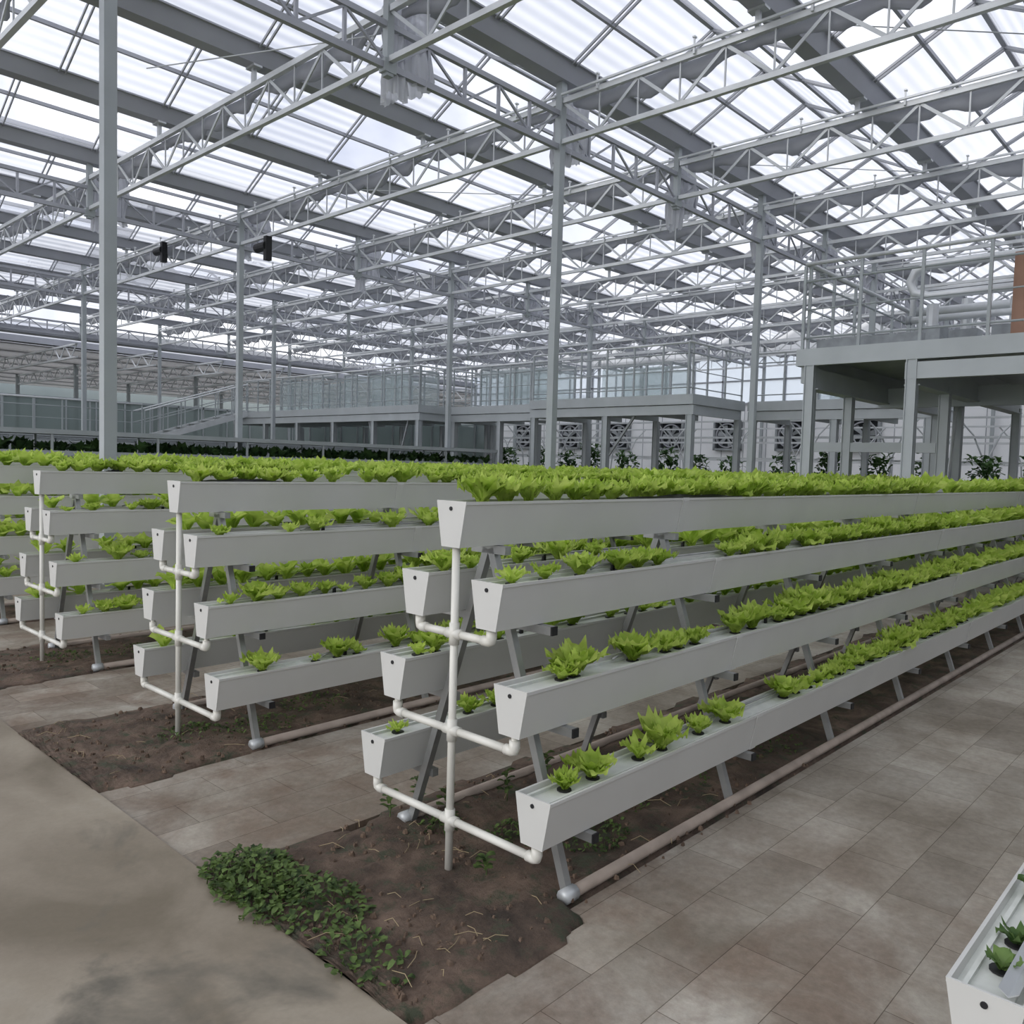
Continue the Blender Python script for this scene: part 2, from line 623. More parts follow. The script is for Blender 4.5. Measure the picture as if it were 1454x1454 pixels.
# ------------------------------------------------------------------ roof trusses (span along Y)
L = SB - 0.12
mt_top = MB().box(-0.035, 0.035, 0, L, 7.18, 7.26).mesh('top_chord', M['chord'])
mt_bot = MB().box(-0.035, 0.035, 0, L, 6.58, 6.65).mesh('bottom_chord', M['chord'])
mr = MB()
mr.box(-0.085, -0.045, 0, L, 7.28, 7.31)
for k in range(6):
    y = 0.8 + k * 1.6
    mr.box(-0.075, -0.055, y, y + 0.02, 7.30, 7.42)
    mr.box(-0.09, -0.03, y - 0.01, y + 0.03, 7.40, 7.42)
    mr.box(-0.07, -0.03, y, y + 0.03, 7.2, 7.29)
mt_rail = mr.mesh('screen_rail', M['chord'])
HP = L / 14
mt_v = MB().box(-0.009, 0.009, -0.011, 0.011, 6.64, 7.19).mesh('vertical_strut', M['steel'])
mt_d1 = MB().bar((0, 0, 6.64), (0, HP, 7.19), 0.018, 0.045).mesh('diagonal_strut', M['steel'])
mt_d2 = MB().bar((0, 0, 7.19), (0, HP, 6.64), 0.018, 0.045).mesh('diagonal_strut', M['steel'])
XT = [CX - SA + TS * n for n in range(0, 11)]
SPAN = ['rightmost', 'second', 'third', 'fourth']


def scallop(y0, y1, x, seed):
    rnd = random.Random(seed)
    n = 96
    v, f = [], []
    for i in range(n + 1):
        t = i / n
        y = y0 + (y1 - y0) * t
        g_ = ((y - CY) / GUT) % 1.0
        drop = 0.05 + 0.17 * abs(math.sin(PI * g_)) ** 0.7 + 0.05 * math.sin(7 * y + seed) + rnd.uniform(-0.015, 0.015)
        xo = 0.03 * math.sin(9 * y + seed)
        for q, z in enumerate((7.20, 7.20 - drop * 0.5, 7.20 - drop)):
            v.append((x + xo * (0.3 + q * 0.5), y, z))
            v.append((x + xo * (0.3 + q * 0.5) + 0.035 + 0.02 * q, y, z))
    for i in range(n):
        a, b = i * 6, (i + 1) * 6
        f += [(a, b, b + 2, a + 2), (a + 2, b + 2, b + 4, a + 4), (a + 1, a + 3, b + 3, b + 1), (a + 3, a + 5, b + 5, b + 3),
              (a + 4, b + 4, b + 5, a + 5), (a, a + 1, b + 1, b)]
    return MB().add(v, f)


for n, X in enumerate(XT):
    for s in range(4):
        y0 = CY - SB + SB * s + 0.06
        nm = '%s truss back, %s span from the right' % (ordn(n + 1), SPAN[s].replace('rightmost', 'first'))
        t = thing('roof_truss', 'grey lattice roof truss, ' + nm, 'roof truss', (X, y0, 0), 'lattice trusses under the roof')
        link('top_chord', mt_top, t)
        link('bottom_chord', mt_bot, t)
        if n % 2 == 0 or n == 3:
            link('screen_rail', mt_rail, t)
        for k in range(14):
            if k % 2 == 0:
                link('diagonal_strut', mt_d2, t, (0, k * HP, 0))
            else:
                link('diagonal_strut', mt_d1, t, (0, k * HP, 0))
            if k:
                link('vertical_strut', mt_v, t, (0, k * HP, 0))
        c = scallop(y0 + 0.1, y0 + L - 0.1, X + 0.07, n * 5 + s).build('shade_curtain', M['cloth'], smooth=True)
        tag(c, 'grey gathered shade curtain hanging on the ' + nm, 'curtain', 'gathered shade curtains along the trusses')

# ------------------------------------------------------------------ lattice girders (along X)
GL = SA - 0.12
NG = 10
GH = GL / NG
gt = MB().box(0, GL, -0.035, 0.035, 7.00, 7.07).mesh('top_chord', M['gutter'])
gb = MB().box(0, GL, -0.035, 0.035, 6.50, 6.58).mesh('bottom_chord', M['gutter'])
gv = MB().box(-0.02, 0.02, -0.02, 0.02, 6.57, 7.01).mesh('vertical_strut', M['gutter'])
gd1 = MB().bar((0, 0, 6.57), (GH, 0, 7.01), 0.03, 0.03).mesh('diagonal_strut', M['gutter'])
gd2 = MB().bar((0, 0, 7.01), (GH, 0, 6.57), 0.03, 0.03).mesh('diagonal_strut', M['gutter'])
gh = MB().box(-0.05, 0.05, -0.05, 0.05, 6.42, Z_GUT)
gh.box(-0.09, 0.09, -0.06, 0.06, 6.46, 6.62)
gh = gh.mesh('hanger_post', M['post'])
for j in range(4):
    for i in range(-1, 4):
        x0 = CX + SA * i + 0.06
        t = thing('lattice_girder', 'dark grey lattice girder along the %s post row, %s bay from the left' % (LINE[j], ordn(i + 2)),
                  'girder', (x0, CY + SB * j, 0), 'lattice girders running between posts')
        link('top_chord', gt, t)
        link('bottom_chord', gb, t)
        link('hanger_post', gh, t, (GL / 2, 0, 0))
        for k in range(NG):
            link('diagonal_strut', gd1 if k % 2 else gd2, t, (k * GH, 0, 0))
            if k and k != NG // 2:
                link('vertical_strut', gv, t, (k * GH, 0, 0))


# ------------------------------------------------------------------ folded film bundles at the crossings
def bundle(seed, w, d, h):
    rnd = random.Random(seed)
    n = 40
    rings = 7
    v, f = [], []
    for r in range(rings):
        z = -h * r / (rings - 1)
        for k in range(n):
            a = 2 * PI * k / n
            p = 1 + 0.22 * math.sin(9 * a + seed) + 0.1 * math.sin(17 * a + r)
            zz = z + (0.05 * math.sin(2 * a + seed) + rnd.uniform(-0.012, 0.012) if r == rings - 1 else 0)
            fl = 1 + 0.18 * math.sin(r * 1.3 + seed)
            v.append((w / 2 * math.cos(a) * p * fl, d / 2 * math.sin(a) * p * fl, zz))
    for r in range(rings - 1):
        for k in range(n):
            f.append((r * n + k, r * n + (k + 1) % n, (r + 1) * n + (k + 1) % n, (r + 1) * n + k))
    return MB().add(v, f)


for j in range(3):
    for n in range(1, 9):
        X = XT[n]
        for q, (dx, w_, d_, h_, zt) in enumerate(((0.20, 0.24, 0.26, 1.25 - 0.1 * (n % 3), 7.40), (0.56, 0.40, 0.28, 0.86 + 0.08 * (n % 2), 7.42))):
            if j == 2:
                continue
            b = bundle(n * 7 + j * 3 + q, w_, d_, h_).build('curtain_bundle', M['film'], None, True, (X + dx, CY + SB * j + 0.14, zt))
            tag(b, 'folded grey film %s the %s post row at the %s truss' % (
                ('bundle hanging lowest beside', 'bundle hanging shorter beside')[q], LINE[j], ordn(n + 1)),
                'curtain bundle', 'folded film bundles hanging at the girders')

# curtain drive motors
for q, (x, y, z) in enumerate(((9.80, 21.75, 7.05), (9.80, 16.60, 6.35))):
    t = thing('drive_motor', ('black curtain motor on a truss, the one further left', 'black curtain motor on a truss, the one nearer the middle')[q],
              'motor', (x, y, z), 'black curtain motors')
    MB().tube([(-0.09, 0, 0), (-0.09, 0.42, 0)], 0.10, 12).build('motor_body', M['black'], t)
    MB().box(-0.14, 0.0, -0.06, 0.06, -0.32, 0.2).build('gearbox', M['black'], t)

# ------------------------------------------------------------------ gutters, roof bays
XG0, XG1 = -6.8, XEND
gp = [(-0.12, 0), (0.12, 0), (0.22, 0.22), (0.27, 0.22), (0.27, 0.245), (0.20, 0.245), (0.10, 0.03), (-0.10, 0.03), (-0.20, 0.245), (-0.27, 0.245), (-0.27, 0.22), (-0.22, 0.22)]
gm = MB().prism([(y, z) for y, z in gp], XG0, XG1).mesh('roof_gutter', M['gutter'])
sm_ = MB().box(-0.03, 0.03, -0.03, 0.03, 7.25, Z_GUT)
sm_.box(-0.07, 0.07, -0.12, 0.12, Z_GUT - 0.03, Z_GUT)
sm_ = sm_.mesh('gutter_bracket', M['steel'])
NGUT = range(-6, 10)
for n in NGUT:
    y = CY + GUT * n
    t = tag(link('roof_gutter', gm, None, (0, y, Z_GUT)), 'dark grey roof gutter, %s from the right' % ordn(n + 7), 'gutter', 'parallel roof gutters')
    if n % 3:
        for X in XT:
            link('gutter_bracket', sm_, t, (X, 0, -Z_GUT))

half = GUT / 2 - 0.23
zb = Z_GUT + 0.25
SL = math.hypot(half, Z_RIDGE - zb)
rb = MB()
for sgn in (-1, 1):
    rb.add([(XG0, sgn * half, zb), (XG1, sgn * half, zb), (XG1, 0, Z_RIDGE), (XG0, 0, Z_RIDGE)], [(0, 1, 2, 3)])
rbm = rb.mesh('ceiling', M['roof'])
ridge = MB().bar((XG0, 0, Z_RIDGE), (XG1, 0, Z_RIDGE), 0.07, 0.09).mesh('ridge_bar', M['gutter'])
pur = MB().bar((XG0, 0, 0), (XG1, 0, 0), 0.05, 0.06).mesh('purlin', M['gutter'])
gbar = MB()
for sgn in (-1, 1):
    for dx in (-0.045, 0.045):
        gbar.bar((dx, sgn * half, zb - 0.05), (dx, 0, Z_RIDGE - 0.05), 0.022, 0.04)
gbar = gbar.mesh('glazing_bar', M['bar'])
for n in range(-6, 9):
    y = CY + GUT * (n + 0.5)
    c = struct(link('ceiling' if n == -6 else 'ceiling.%03d' % (n + 6), rbm, None, (0, y, 0)))
    link('ridge_bar', ridge, c)
    zm = (zb + Z_RIDGE) / 2 - 0.04
    for sgn in (-1, 1):
        link('purlin', pur, c, (0, sgn * half / 2, zm))
    for q in range(-3, 21):
        link('glazing_bar', gbar, c, (XT[0] + q * TS / 2, 0, 0))
# thin tie rods crossing under the roof
for q, (a, b, wh) in enumerate((((5.2, 12.2, 7.2), (6.5, 8.6, 7.0), 'nearest the left post'), ((9.9, 15.0, 7.3), (13.1, 11.6, 7.3), 'above the second truss bay'),
                                ((9.9, 5.2, 7.4), (13.1, 2.0, 7.4), 'in the upper right'), ((13.2, 8.4, 7.3), (16.4, 5.2, 7.3), 'behind the third truss'))):
    tag(MB().tube([a, b], 0.008, 6).build('tie_rod', M['steel']), 'thin steel tie rod crossing under the roof ' + wh, 'tie rod', 'thin tie rods under the roof')

# ------------------------------------------------------------------ second, lower block behind the left boundary
Y2 = YEND + 0.5
roof2 = MB()
for k in range(9):
    a = Y2 + k * GUT
    roof2.add([(-2, a + 0.3, 6.72), (52, a + 0.3, 6.72), (52, a + 1.6, 7.2), (-2, a + 1.6, 7.2)], [(0, 1, 2, 3)])
    roof2.add([(-2, a + 1.6, 7.2), (52, a + 1.6, 7.2), (52, a + 2.9, 6.72), (-2, a + 2.9, 6.72)], [(0, 1, 2, 3)])
struct(roof2.build('ceiling.030', M['roof']))
for k in range(9):
    g2 = MB().box(-2, 52, Y2 + k * GUT - 0.32, Y2 + k * GUT + 0.32, 6.45, 6.72).build('roof_gutter', M['gutter'])
    tag(g2, 'far roof gutter of the lower rear block, %s row back' % ordn(k + 1), 'gutter', 'gutters of the lower rear block')
t2c = MB().box(-0.05, 0.05, 0, 9.4, 6.24, 6.32).mesh('top_chord', M['chord'])
t2b = MB().box(-0.05, 0.05, 0, 9.4, 5.70, 5.78).mesh('bottom_chord', M['chord'])
t2w = MB()
for k in range(14):
    a, b = (5.74, 6.28) if k % 2 else (6.28, 5.74)
    t2w.bar((0, k * 9.4 / 14, a), (0, (k + 1) * 9.4 / 14, b), 0.035, 0.05)
t2w = t2w.mesh('web_struts', M['chord'])
for s in range(2):
    for n in range(14):
        t = thing('rear_truss', 'pale lattice truss of the lower rear block, %s along, %s span' % (ordn(n + 1), ('front', 'back')[s]), 'roof truss',
                  (CX - SA + TS * n, Y2 + SB * s, 0), 'trusses of the lower rear block')
        link('top_chord', t2c, t)
        link('bottom_chord', t2b, t)
        link('web_struts', t2w, t)
p2 = MB().box(-0.09, 0.09, -0.09, 0.09, 0, 6.5).mesh('rear_post', M['post'])
for s in range(1, 3):
    for n in range(7):
        tag(link('rear_post', p2, None, (CX - SA + SA * n, Y2 + SB * s, 0)), 'grey post of the lower rear block, %s along its %s row' % (ordn(n + 1), ORD[s - 1]),
            'post', 'posts of the lower rear block')
sc2 = MB().box(-2, 52, Y2 + 3, Y2 + 28, 6.36, 6.38).build('darkening_sheet', M['screen'])  # sheet added under the roof to darken the rear block
tag(sc2, 'added grey sheet darkening the space under the roof of the lower rear block', 'darkening sheet')
# far wall of the rear block
wl = MB().box(-6, 60, Y2 + 28.4, Y2 + 28.6, 0, 6.9).build('wall_rear', M['darkglass'])
struct(wl)

# ------------------------------------------------------------------ end wall with fans
WX = XEND + 0.25
wall = MB()
wall.box(WX, WX + 0.15, -11.2, YEND + 0.3, 0, 4.9)
wall.box(WX, WX + 0.15, -11.2, YEND + 0.3, 7.2, 8.6)
wall = struct(wall.build('wall_end', M['wallwhite']))
seams = MB()
for k in range(40):
    y = -7.5 + k * 1.15
    if y < YEND:
        seams.box(WX - 0.012, WX - 0.001, y, y + 0.03, 0, 4.9)
seams.build('panel_joint', M['bar'], wall)
for k in range(14):
    y0, y1 = -7 + k * GUT, -7 + (k + 1) * GUT
    wn = struct(MB().box(WX + 0.03, WX + 0.06, y0 + 0.05, y1 - 0.05, 4.95, 7.15).build('window_%d' % (k + 1), M['window']))
    fr = MB()
    fr.box(WX - 0.02, WX + 0.1, y0 - 0.05, y0 + 0.05, 4.9, 7.2)
    fr.box(WX - 0.02, WX + 0.1, y0, y1, 5.98, 6.05)
    fr.box(WX - 0.02, WX + 0.1, y0 + 1.57, y0 + 1.63, 4.9, 7.2)
    fr.build('window_frame', M['bar'], wn)
struct(MB().box(WX - 0.05, WX + 0.2, -8, YEND + 0.3, 4.86, 4.96).build('trim_1', M['bar']))

# exhaust fans
fan_h = MB()
fan_h.box(-0.25, 0, -0.72, 0.72, -0.72, -0.62)
fan_h.box(-0.25, 0, -0.72, 0.72, 0.62, 0.72)
fan_h.box(-0.25, 0, -0.72, -0.62, -0.72, 0.72)
fan_h.box(-0.25, 0, 0.62, 0.72, -0.72, 0.72)
fan_h = fan_h.mesh('housing', M['equip'])
fan_b = MB().box(-0.04, -0.02, -0.62, 0.62, -0.62, 0.62).mesh('shutter', M['dark'])
ring = MB()
nr = 28
vs, fs = [], []
for k in range(nr):
    a = 2 * PI * k / nr
    for (x, rr) in ((-0.22, 0.60), (-0.22, 0.54), (-0.08, 0.54), (-0.08, 0.60)):
        vs.append((x, rr * math.cos(a), rr * math.sin(a)))
for k in range(nr):
    b = (k + 1) % nr
    for q in range(4):
        fs.append((k * 4 + q, k * 4 + (q + 1) % 4, b * 4 + (q + 1) % 4, b * 4 + q))
ring = ring.add(vs, fs).mesh('ring', M['bar'])
blade = MB().add([(-0.16, 0.08, -0.04), (-0.12, 0.08, 0.06), (-0.11, 0.50, 0.16), (-0.18, 0.52, -0.10), (-0.15, 0.08, -0.04), (-0.11, 0.08, 0.06), (-0.10, 0.50, 0.16), (-0.17, 0.52, -0.10)],
                 [(0, 1, 2, 3), (7, 6, 5, 4), (0, 4, 5, 1), (1, 5, 6, 2), (2, 6, 7, 3), (3, 7, 4, 0)]).mesh('blade', M['equip'])
hub = MB().tube([(-0.2, 0, 0), (-0.08, 0, 0)], 0.11, 14).mesh('hub', M['equip'])
fans = [33.1, 29.55, 26.2, 22.9, 19.75, 16.55, 13.3]
fan_words = ['leftmost', 'second from the left', 'third from the left', 'fourth from the left', 'fifth from the left', 'sixth from the left', 'rightmost']
for q, y in enumerate(fans):
    t = thing('exhaust_fan', 'dark square exhaust fan in the white end wall, ' + fan_words[q], 'fan', (WX, y, 3.40), 'exhaust fans in the end wall')
    link('housing', fan_h, t)
    link('shutter', fan_b, t)
    link('ring', ring, t)
    link('hub', hub, t)
    for k in range(6):
        bl = link('blade', blade, t)
        bl.rotation_euler = (2 * PI * k / 6 + 0.3 * q, 0, 0)

struct(MB().box(-7, WX, CY - GUT * 6 - 0.4, CY - GUT * 6 - 0.3, 0, 7.6).build('wall_light_block', M['post']))  # unseen wall added to block light from the right side

# ------------------------------------------------------------------ left partition, low platform and stairs
pw = struct(MB().box(3, WX, YEND + 0.20, YEND + 0.24, 0, 3.9).build('wall_left', M['darkglass']))
mu = MB()
for k in range(28):
    x = 3 + k * 1.2
    mu.box(x - 0.03, x + 0.03, YEND + 0.14, YEND + 0.28, 0, 3.95)
mu.box(3, WX, YEND + 0.14, YEND + 0.28, 3.87, 3.97)
mu.box(3, WX, YEND + 0.14, YEND + 0.28, 1.95, 2.03)
mu.build('frame', M['post'], pw)


def railing(name, pts, label, group='steel railings on the walkways', step=0.95, h=1.33, glass=False, cat='railing'):
    t = thing(name, label, cat, (0, 0, 0), group)
    for (a, b) in zip(pts[:-1], pts[1:]):
        a, b = Vector(a), Vector(b)
        n = max(1, round((b - a).length / step))
        for k in range(n + 1):
            p = a.lerp(b, k / n)
            MB().box(-0.021, 0.021, -0.021, 0.021, 0, h - 0.03).build('baluster', M['post'], t, False, tuple(p))
        for z, r in ((h, 0.032), (h - 0.27, 0.018), (0.62, 0.012), (0.18, 0.016)):
            MB().tube([a + Vector((0, 0, z)), b + Vector((0, 0, z))], r, 8).build('handrail' if z == h else 'rail', M['chord'] if z == h else M['post'], t, True)
        if glass:
            d = (b - a).normalized()
            MB().bar(a + d * 0.1 + Vector((0, 0, 0.60)), b - d * 0.1 + Vector((0, 0, 0.60)), 0.008, 0.78).build('glass_panel', M['glass'], t)
    return t


def walkway(name, label, x0, x1, y0, y1, z, group='raised steel walkways'):
    t = thing(name, label, 'walkway', (0, 0, 0), group)
    MB().box(x0 + 0.02, x1 - 0.02, y0 + 0.02, y1 - 0.02, z - 0.06, z).build('deck_plate', M['deck'], t)
    for (a, b, c, d) in ((x0, x0 + 0.09, y0, y1), (x1 - 0.09, x1, y0, y1), (x0 + 0.091, x1 - 0.091, y0, y0 + 0.09), (x0 + 0.091, x1 - 0.091, y1 - 0.09, y1)):
        MB().box(a, b, c, d, z - 0.24, z + 0.02).build('edge_channel', M['deck'], t)
    ny = max(1, round((y1 - y0) / 1.5))
    for k in range(ny + 1):
        y = y0 + 0.1 + (y1 - y0 - 0.2) * k / ny
        MB().box(x0 + 0.1, x1 - 0.1, y - 0.05, y + 0.05, z - 0.50, z - 0.06).build('cross_beam', M['deck'], t)
    return t


def deck_post(x, y, h, label, w_=0.075):
    m_ = MB()
    m_.box(-w_, w_, -w_, -w_ + 0.014, 0, h)
    m_.box(-w_, w_, w_ - 0.014, w_, 0, h)
    m_.box(-0.008 - w_ * 0.6, -w_ * 0.6 + 0.008, -w_, w_, 0, h)
    m_.box(w_ * 0.6 - 0.008, w_ * 0.6 + 0.008, -w_, w_, 0, h)
    t = m_.build('walkway_post', M['deck'], None, False, (x, y, 0))
    tag(t, label, 'post', 'posts under the raised walkways')
    MB().box(-0.14, 0.14, -0.14, 0.14, 0, 0.02).build('base_plate', M['deck'], t)
    return t


ZD = 3.62
# near walkway, upper right
NX = 12.65
nw = walkway('raised_walkway', 'grey steel raised walkway at right, nearest to the planter racks', NX, 19.4, -4.0, 5.72, ZD)
MB().box(NX + 0.01, NX + 0.12, -4, 4.08, 3.10, 3.34).build('front_beam', M['deck'], nw)
for y in (4.0, 5.5):
    MB().box(NX + 0.1, 19.2, y - 0.07, y + 0.07, 3.02, 3.34).build('long_beam', M['deck'], nw)
    MB().box(NX + 0.1, 19.2, y - 0.11, y + 0.11, 3.01, 3.03).build('flange', M['deck'], nw)
MB().box(16.0, 16.12, -3, 5.6, 2.95, 3.30).build('long_beam', M['deck'], nw)
near_posts = [(12.72, 5.5, 'left corner at the front'), (12.72, 3.99, 'second from the left at the front'), (14.34, 5.5, 'second row, left'),
              (14.36, 3.99, 'second row, right'), (16.9, 4.45, 'third row'), (19.2, 3.99, 'back row, right'), (19.2, 5.5, 'back row, left')]
for x, y, wh in near_posts:
    deck_post(x, y, 3.12 if x > 13 else 3.38, 'grey steel post under the nearest walkway, ' + wh)
tb = MB().box(14.28, 14.40, 4.07, 6.2, 2.08, 2.24).build('tie_beam', M['deck'])
tag(tb, 'horizontal grey steel beam tying the second-row posts under the nearest walkway', 'beam')
br = MB().tube([(15.4, 4.25, 0.1), (16.75, 4.45, 3.0)], 0.03, 8).build('brace_rod', M['chord'])
tag(br, 'slanting steel brace pipe leaning to the third-row walkway post', 'brace')
railing('walkway_railing', [(NX + 0.08, 5.66, ZD + 0.02), (NX + 0.08, -3.9, ZD + 0.02)], 'steel railing on the front edge of the nearest walkway', step=0.86)
railing('walkway_railing', [(NX + 0.14, 5.60, ZD + 0.02), (19.3, 5.60, ZD + 0.02)], 'steel railing on the left side of the nearest walkway', step=0.9)
tp = MB().box(NX + 0.35, NX + 0.5, 3.98, 5.55, ZD, ZD + 0.2)
tag(tp.build('cable_tray', M['equip']), 'long grey cable tray lying on the nearest walkway behind its railing', 'cable tray')
cb = thing('storage_cabinet', 'orange brown cabinet standing on the nearest walkway at the right edge', 'cabinet', (NX + 0.45, 2.2, ZD))
MB().box(0, 0.6, -1.2, 0.66, 0.05, 1.20).build('cabinet_body', M['cabinet'], cb)
MB().box(-0.02, -0.001, 0.08, 0.62, 0.08, 1.17).build('door', M['cabinet'], cb)
MB().box(-0.02, -0.001, -0.50, 0.04, 0.08, 1.17).build('door', M['cabinet'], cb)
MB().box(0.02, 0.58, -1.1, 0.6, 0, 0.05).build('base', M['black'], cb)
# pipework and equipment on the near walkway
pipes = [([(14.6, 2.0, 5.15), (14.6, 4.4, 5.15), (14.6, 4.62, 5.08), (14.6, 4.70, 4.9), (14.6, 4.62, 4.72), (14.6, 4.4, 4.65), (14.6, 2.0, 4.65)], 0.07, 'bent grey pipe looping back above the nearest walkway'),
         ([(15.6, 0.5, 4.45), (15.6, 5.0, 4.45)], 0.06, 'straight grey pipe running level above the nearest walkway'),
         ([(16.4, 5.2, 3.65), (16.4, 5.2, 5.4), (16.4, 5.0, 5.55), (16.4, 2.0, 5.55)], 0.06, 'grey pipe rising from the walkway deck and turning right'),
         ([(17.4, 1.0, 4.9), (17.4, 5.4, 4.9)], 0.09, 'thick grey pipe at the back of the nearest walkway')]
for pts, r, lb in pipes:
    t = thing('water_pipe', lb, 'pipe', (0, 0, 0), 'grey pipes above the nearest walkway')
    MB().tube(pts, r, 12).build('pipe_run', M['chord'], t, True)
    for p in (pts[0], pts[-1]):
        MB().tube([(p[0], p[1] - 0.04, p[2]), (p[0], p[1] + 0.04, p[2])] if abs(pts[0][2] - pts[-1][2]) < 1.2 else [(p[0], p[1], p[2]), (p[0], p[1], p[2] + 0.07)], r * 1.35, 12).build('coupling', M['equip'], t, True)
    MB().box(pts[-1][0] - 0.03, pts[-1][0] + 0.03, pts[-1][1] - 0.03, pts[-1][1] + 0.03, ZD, pts[-1][2]).build('stand', M['post'], t)
for q, (x, y, sx, sy, h, wh) in enumerate(((15.2, 4.5, 0.5, 0.4, 1.0, 'left'), (16.8, 3.6, 0.6, 0.6, 1.3, 'middle'), (17.6, 4.6, 0.4, 0.5, 1.5, 'rear'))):
    t = thing('pump_unit', 'grey pump unit standing on the nearest walkway, the %s one' % wh, 'pump', (x, y, ZD), 'pump units on the nearest walkway')
    MB().box(-sx / 2, sx / 2, -sy / 2, sy / 2, 0.08, h * 0.6).build('pump_body', M['equip'], t)
    MB().tube([(0, 0, h * 0.6), (0, 0, h)], 0.1, 10).build('outlet_pipe', M['chord'], t)
    MB().box(-sx / 2 - 0.05, sx / 2 + 0.05, -sy / 2 - 0.05, sy / 2 + 0.05, 0, 0.08).build('base', M['post'], t)

# far walkways stepping along the back
FW = [(18.3, 21.9, 21.45, 34.0, 'longest far walkway'), (19.7, 21.9, 16.75, 21.40, 'recessed far walkway'),
      (18.6, 21.4, 11.1, 16.70, 'middle far walkway'), (21.45, 24.0, 6.2, 11.05, 'set-back far walkway')]
for x0, x1, y0, y1, lb in FW:
    walkway('raised_walkway', 'grey steel raised walkway on posts, the %s' % lb, x0, x1, y0, y1, ZD)
    railing('walkway_railing', [(x0 + 0.1, y1 - 0.06, ZD + 0.02), (x0 + 0.1, y0 + 0.08, ZD + 0.02)], 'grey steel front railing of the ' + lb, step=0.92)
    n = max(2, round((y1 - y0) / 2.6))
    for k in range(n + 1):
        y = y0 + 0.12 + (y1 - y0 - 0.24) * k / n
        deck_post(x0 + 0.12, y, 3.12, 'front post under the %s, %s from its right end' % (lb, ordn(k + 1)), 0.09)
        deck_post(x1 - 0.15, y, 3.12, 'back post under the %s, %s from its right end' % (lb, ordn(k + 1)), 0.08)
    MB().box(x0 + 0.04, x0 + 0.16, y0, y1, 3.12, 3.36).build('front_beam', M['deck'], bpy.data.objects[[o.name for o in COL.objects if o.name.startswith('raised_walkway')][-1]])
for a, b, lb in (((18.45, 11.16, ZD), (21.3, 11.16, ZD), 'right side railing of the far walkway behind the middle post'),
                 ((18.45, 21.52, ZD), (21.6, 21.52, ZD), 'right side railing of the longest far walkway')):
    railing('walkway_railing', [a, b], lb)


def cubicle(x, y, w_, d_, h, label):
    t = thing('glass_cubicle', label, 'glass cubicle', (x, y, ZD + 0.01), 'glass cubicles on the far walkways')
    for sx in (0, d_):
        for k in range(int(w_ / 0.8) + 1):
            MB().box(sx - 0.03, sx + 0.03, k * 0.8 - 0.03, k * 0.8 + 0.03, 0, h).build('frame_post', M['post'], t)
    for sx in (0, d_):
        MB().box(sx - 0.03, sx + 0.03, 0, w_, h, h + 0.06).build('top_rail', M['post'], t)
        MB().box(sx - 0.005, sx + 0.005, 0.03, w_ - 0.03, 0.1, h - 0.05).build('glass_panel', M['glass'], t)
    for yy_ in (0, w_):
        MB().box(0, d_, yy_ - 0.03, yy_ + 0.03, h, h + 0.06).build('top_rail', M['post'], t)
    return t


cubicle(19.9, 12.6, 2.4, 1.0, 1.0, 'low dark-framed glass cubicle on the far walkway behind the middle post')
cubicle(20.3, 17.3, 3.2, 1.2, 1.3, 'greenish glass cubicle on the recessed far walkway')
cubicle(22.4, 7.2, 2.4, 1.1, 1.25, 'pale green glass cubicle on the set-back far walkway')
cubicle(19.6, 23.5, 4.0, 1.4, 1.4, 'glass cubicle nearest the right end of the longest far walkway')
cubicle(19.6, 29.0, 3.2, 1.4, 1.4, 'glass cubicle at the far left end of the longest far walkway')
# cross braces under the far walkway
for q, (a, b, lb) in enumerate((((18.5, 24.4, 3.12), (18.5, 23.5, 0.0), 'left arm of the V-shaped brace'), ((18.5, 22.2, 3.12), (18.5, 23.3, 0.0), 'right arm of the V-shaped brace'),
                                ((18.8, 13.0, 3.12), (18.8, 15.4, 0.0), 'single slanting brace'))):
    tag(MB().bar(a, b, 0.06).build('brace_rod', M['equip']), 'dark steel brace under a far walkway, ' + lb, 'brace', 'braces under the far walkways')

# low platform and staircase, far left
lp = walkway('raised_walkway', 'low grey platform at the far left below the staircase', 6.0, 13.9, 32.6, 34.6, 2.30)
railing('walkway_railing', [(6.1, 32.7, 2.3), (13.8, 32.7, 2.3)], 'railing of the low platform at the far left')
for k in range(5):
    deck_post(6.2 + 1.88 * k, 32.8, 1.8, 'post under the low far-left platform, %s from the left' % ordn(k + 1))
st = thing('staircase', 'grey steel staircase climbing right from the low platform to the far walkway', 'staircase', (13.9, 32.7, 2.3))
sx_, sz_ = 18.3 - 13.9, ZD - 2.3
for y in (0, 1.2):
    MB().bar((0, y, -0.1), (sx_, y, sz_ - 0.05), 0.05, 0.24).build('stringer', M['chord'], st)
    MB().tube([(0, y, 1.1), (sx_, y, sz_ + 1.2)], 0.03, 8).build('handrail', M['chord'], st)
    MB().tube([(0, y, 0.65), (sx_, y, sz_ + 0.7)], 0.018, 8).build('rail', M['post'], st)
    for k in range(7):
        MB().box(-0.02, 0.02, -0.02, 0.02, 0, 1.12).build('baluster', M['post'], st, False, (sx_ * k / 6, y, sz_ * k / 6))
for k in range(8):
    MB().box(-0.13, 0.13, 0, 1.2, -0.02, 0.02).build('step', M['deck'], st, False, (sx_ * (k + 0.5) / 8, 0, sz_ * (k + 0.5) / 8))

# room partition under the longest walkway, added to darken the space there
pr = struct(MB().box(22.3, 22.34, 21.5, 34, 0, 3.3).build('wall_room_darkening', M['darkglass']))
mu = MB()
for k in range(11):
    mu.box(22.25, 22.39, 21.5 + k * 1.25 - 0.03, 21.5 + k * 1.25 + 0.03, 0, 3.3)
mu.build('frame', M['post'], pr)

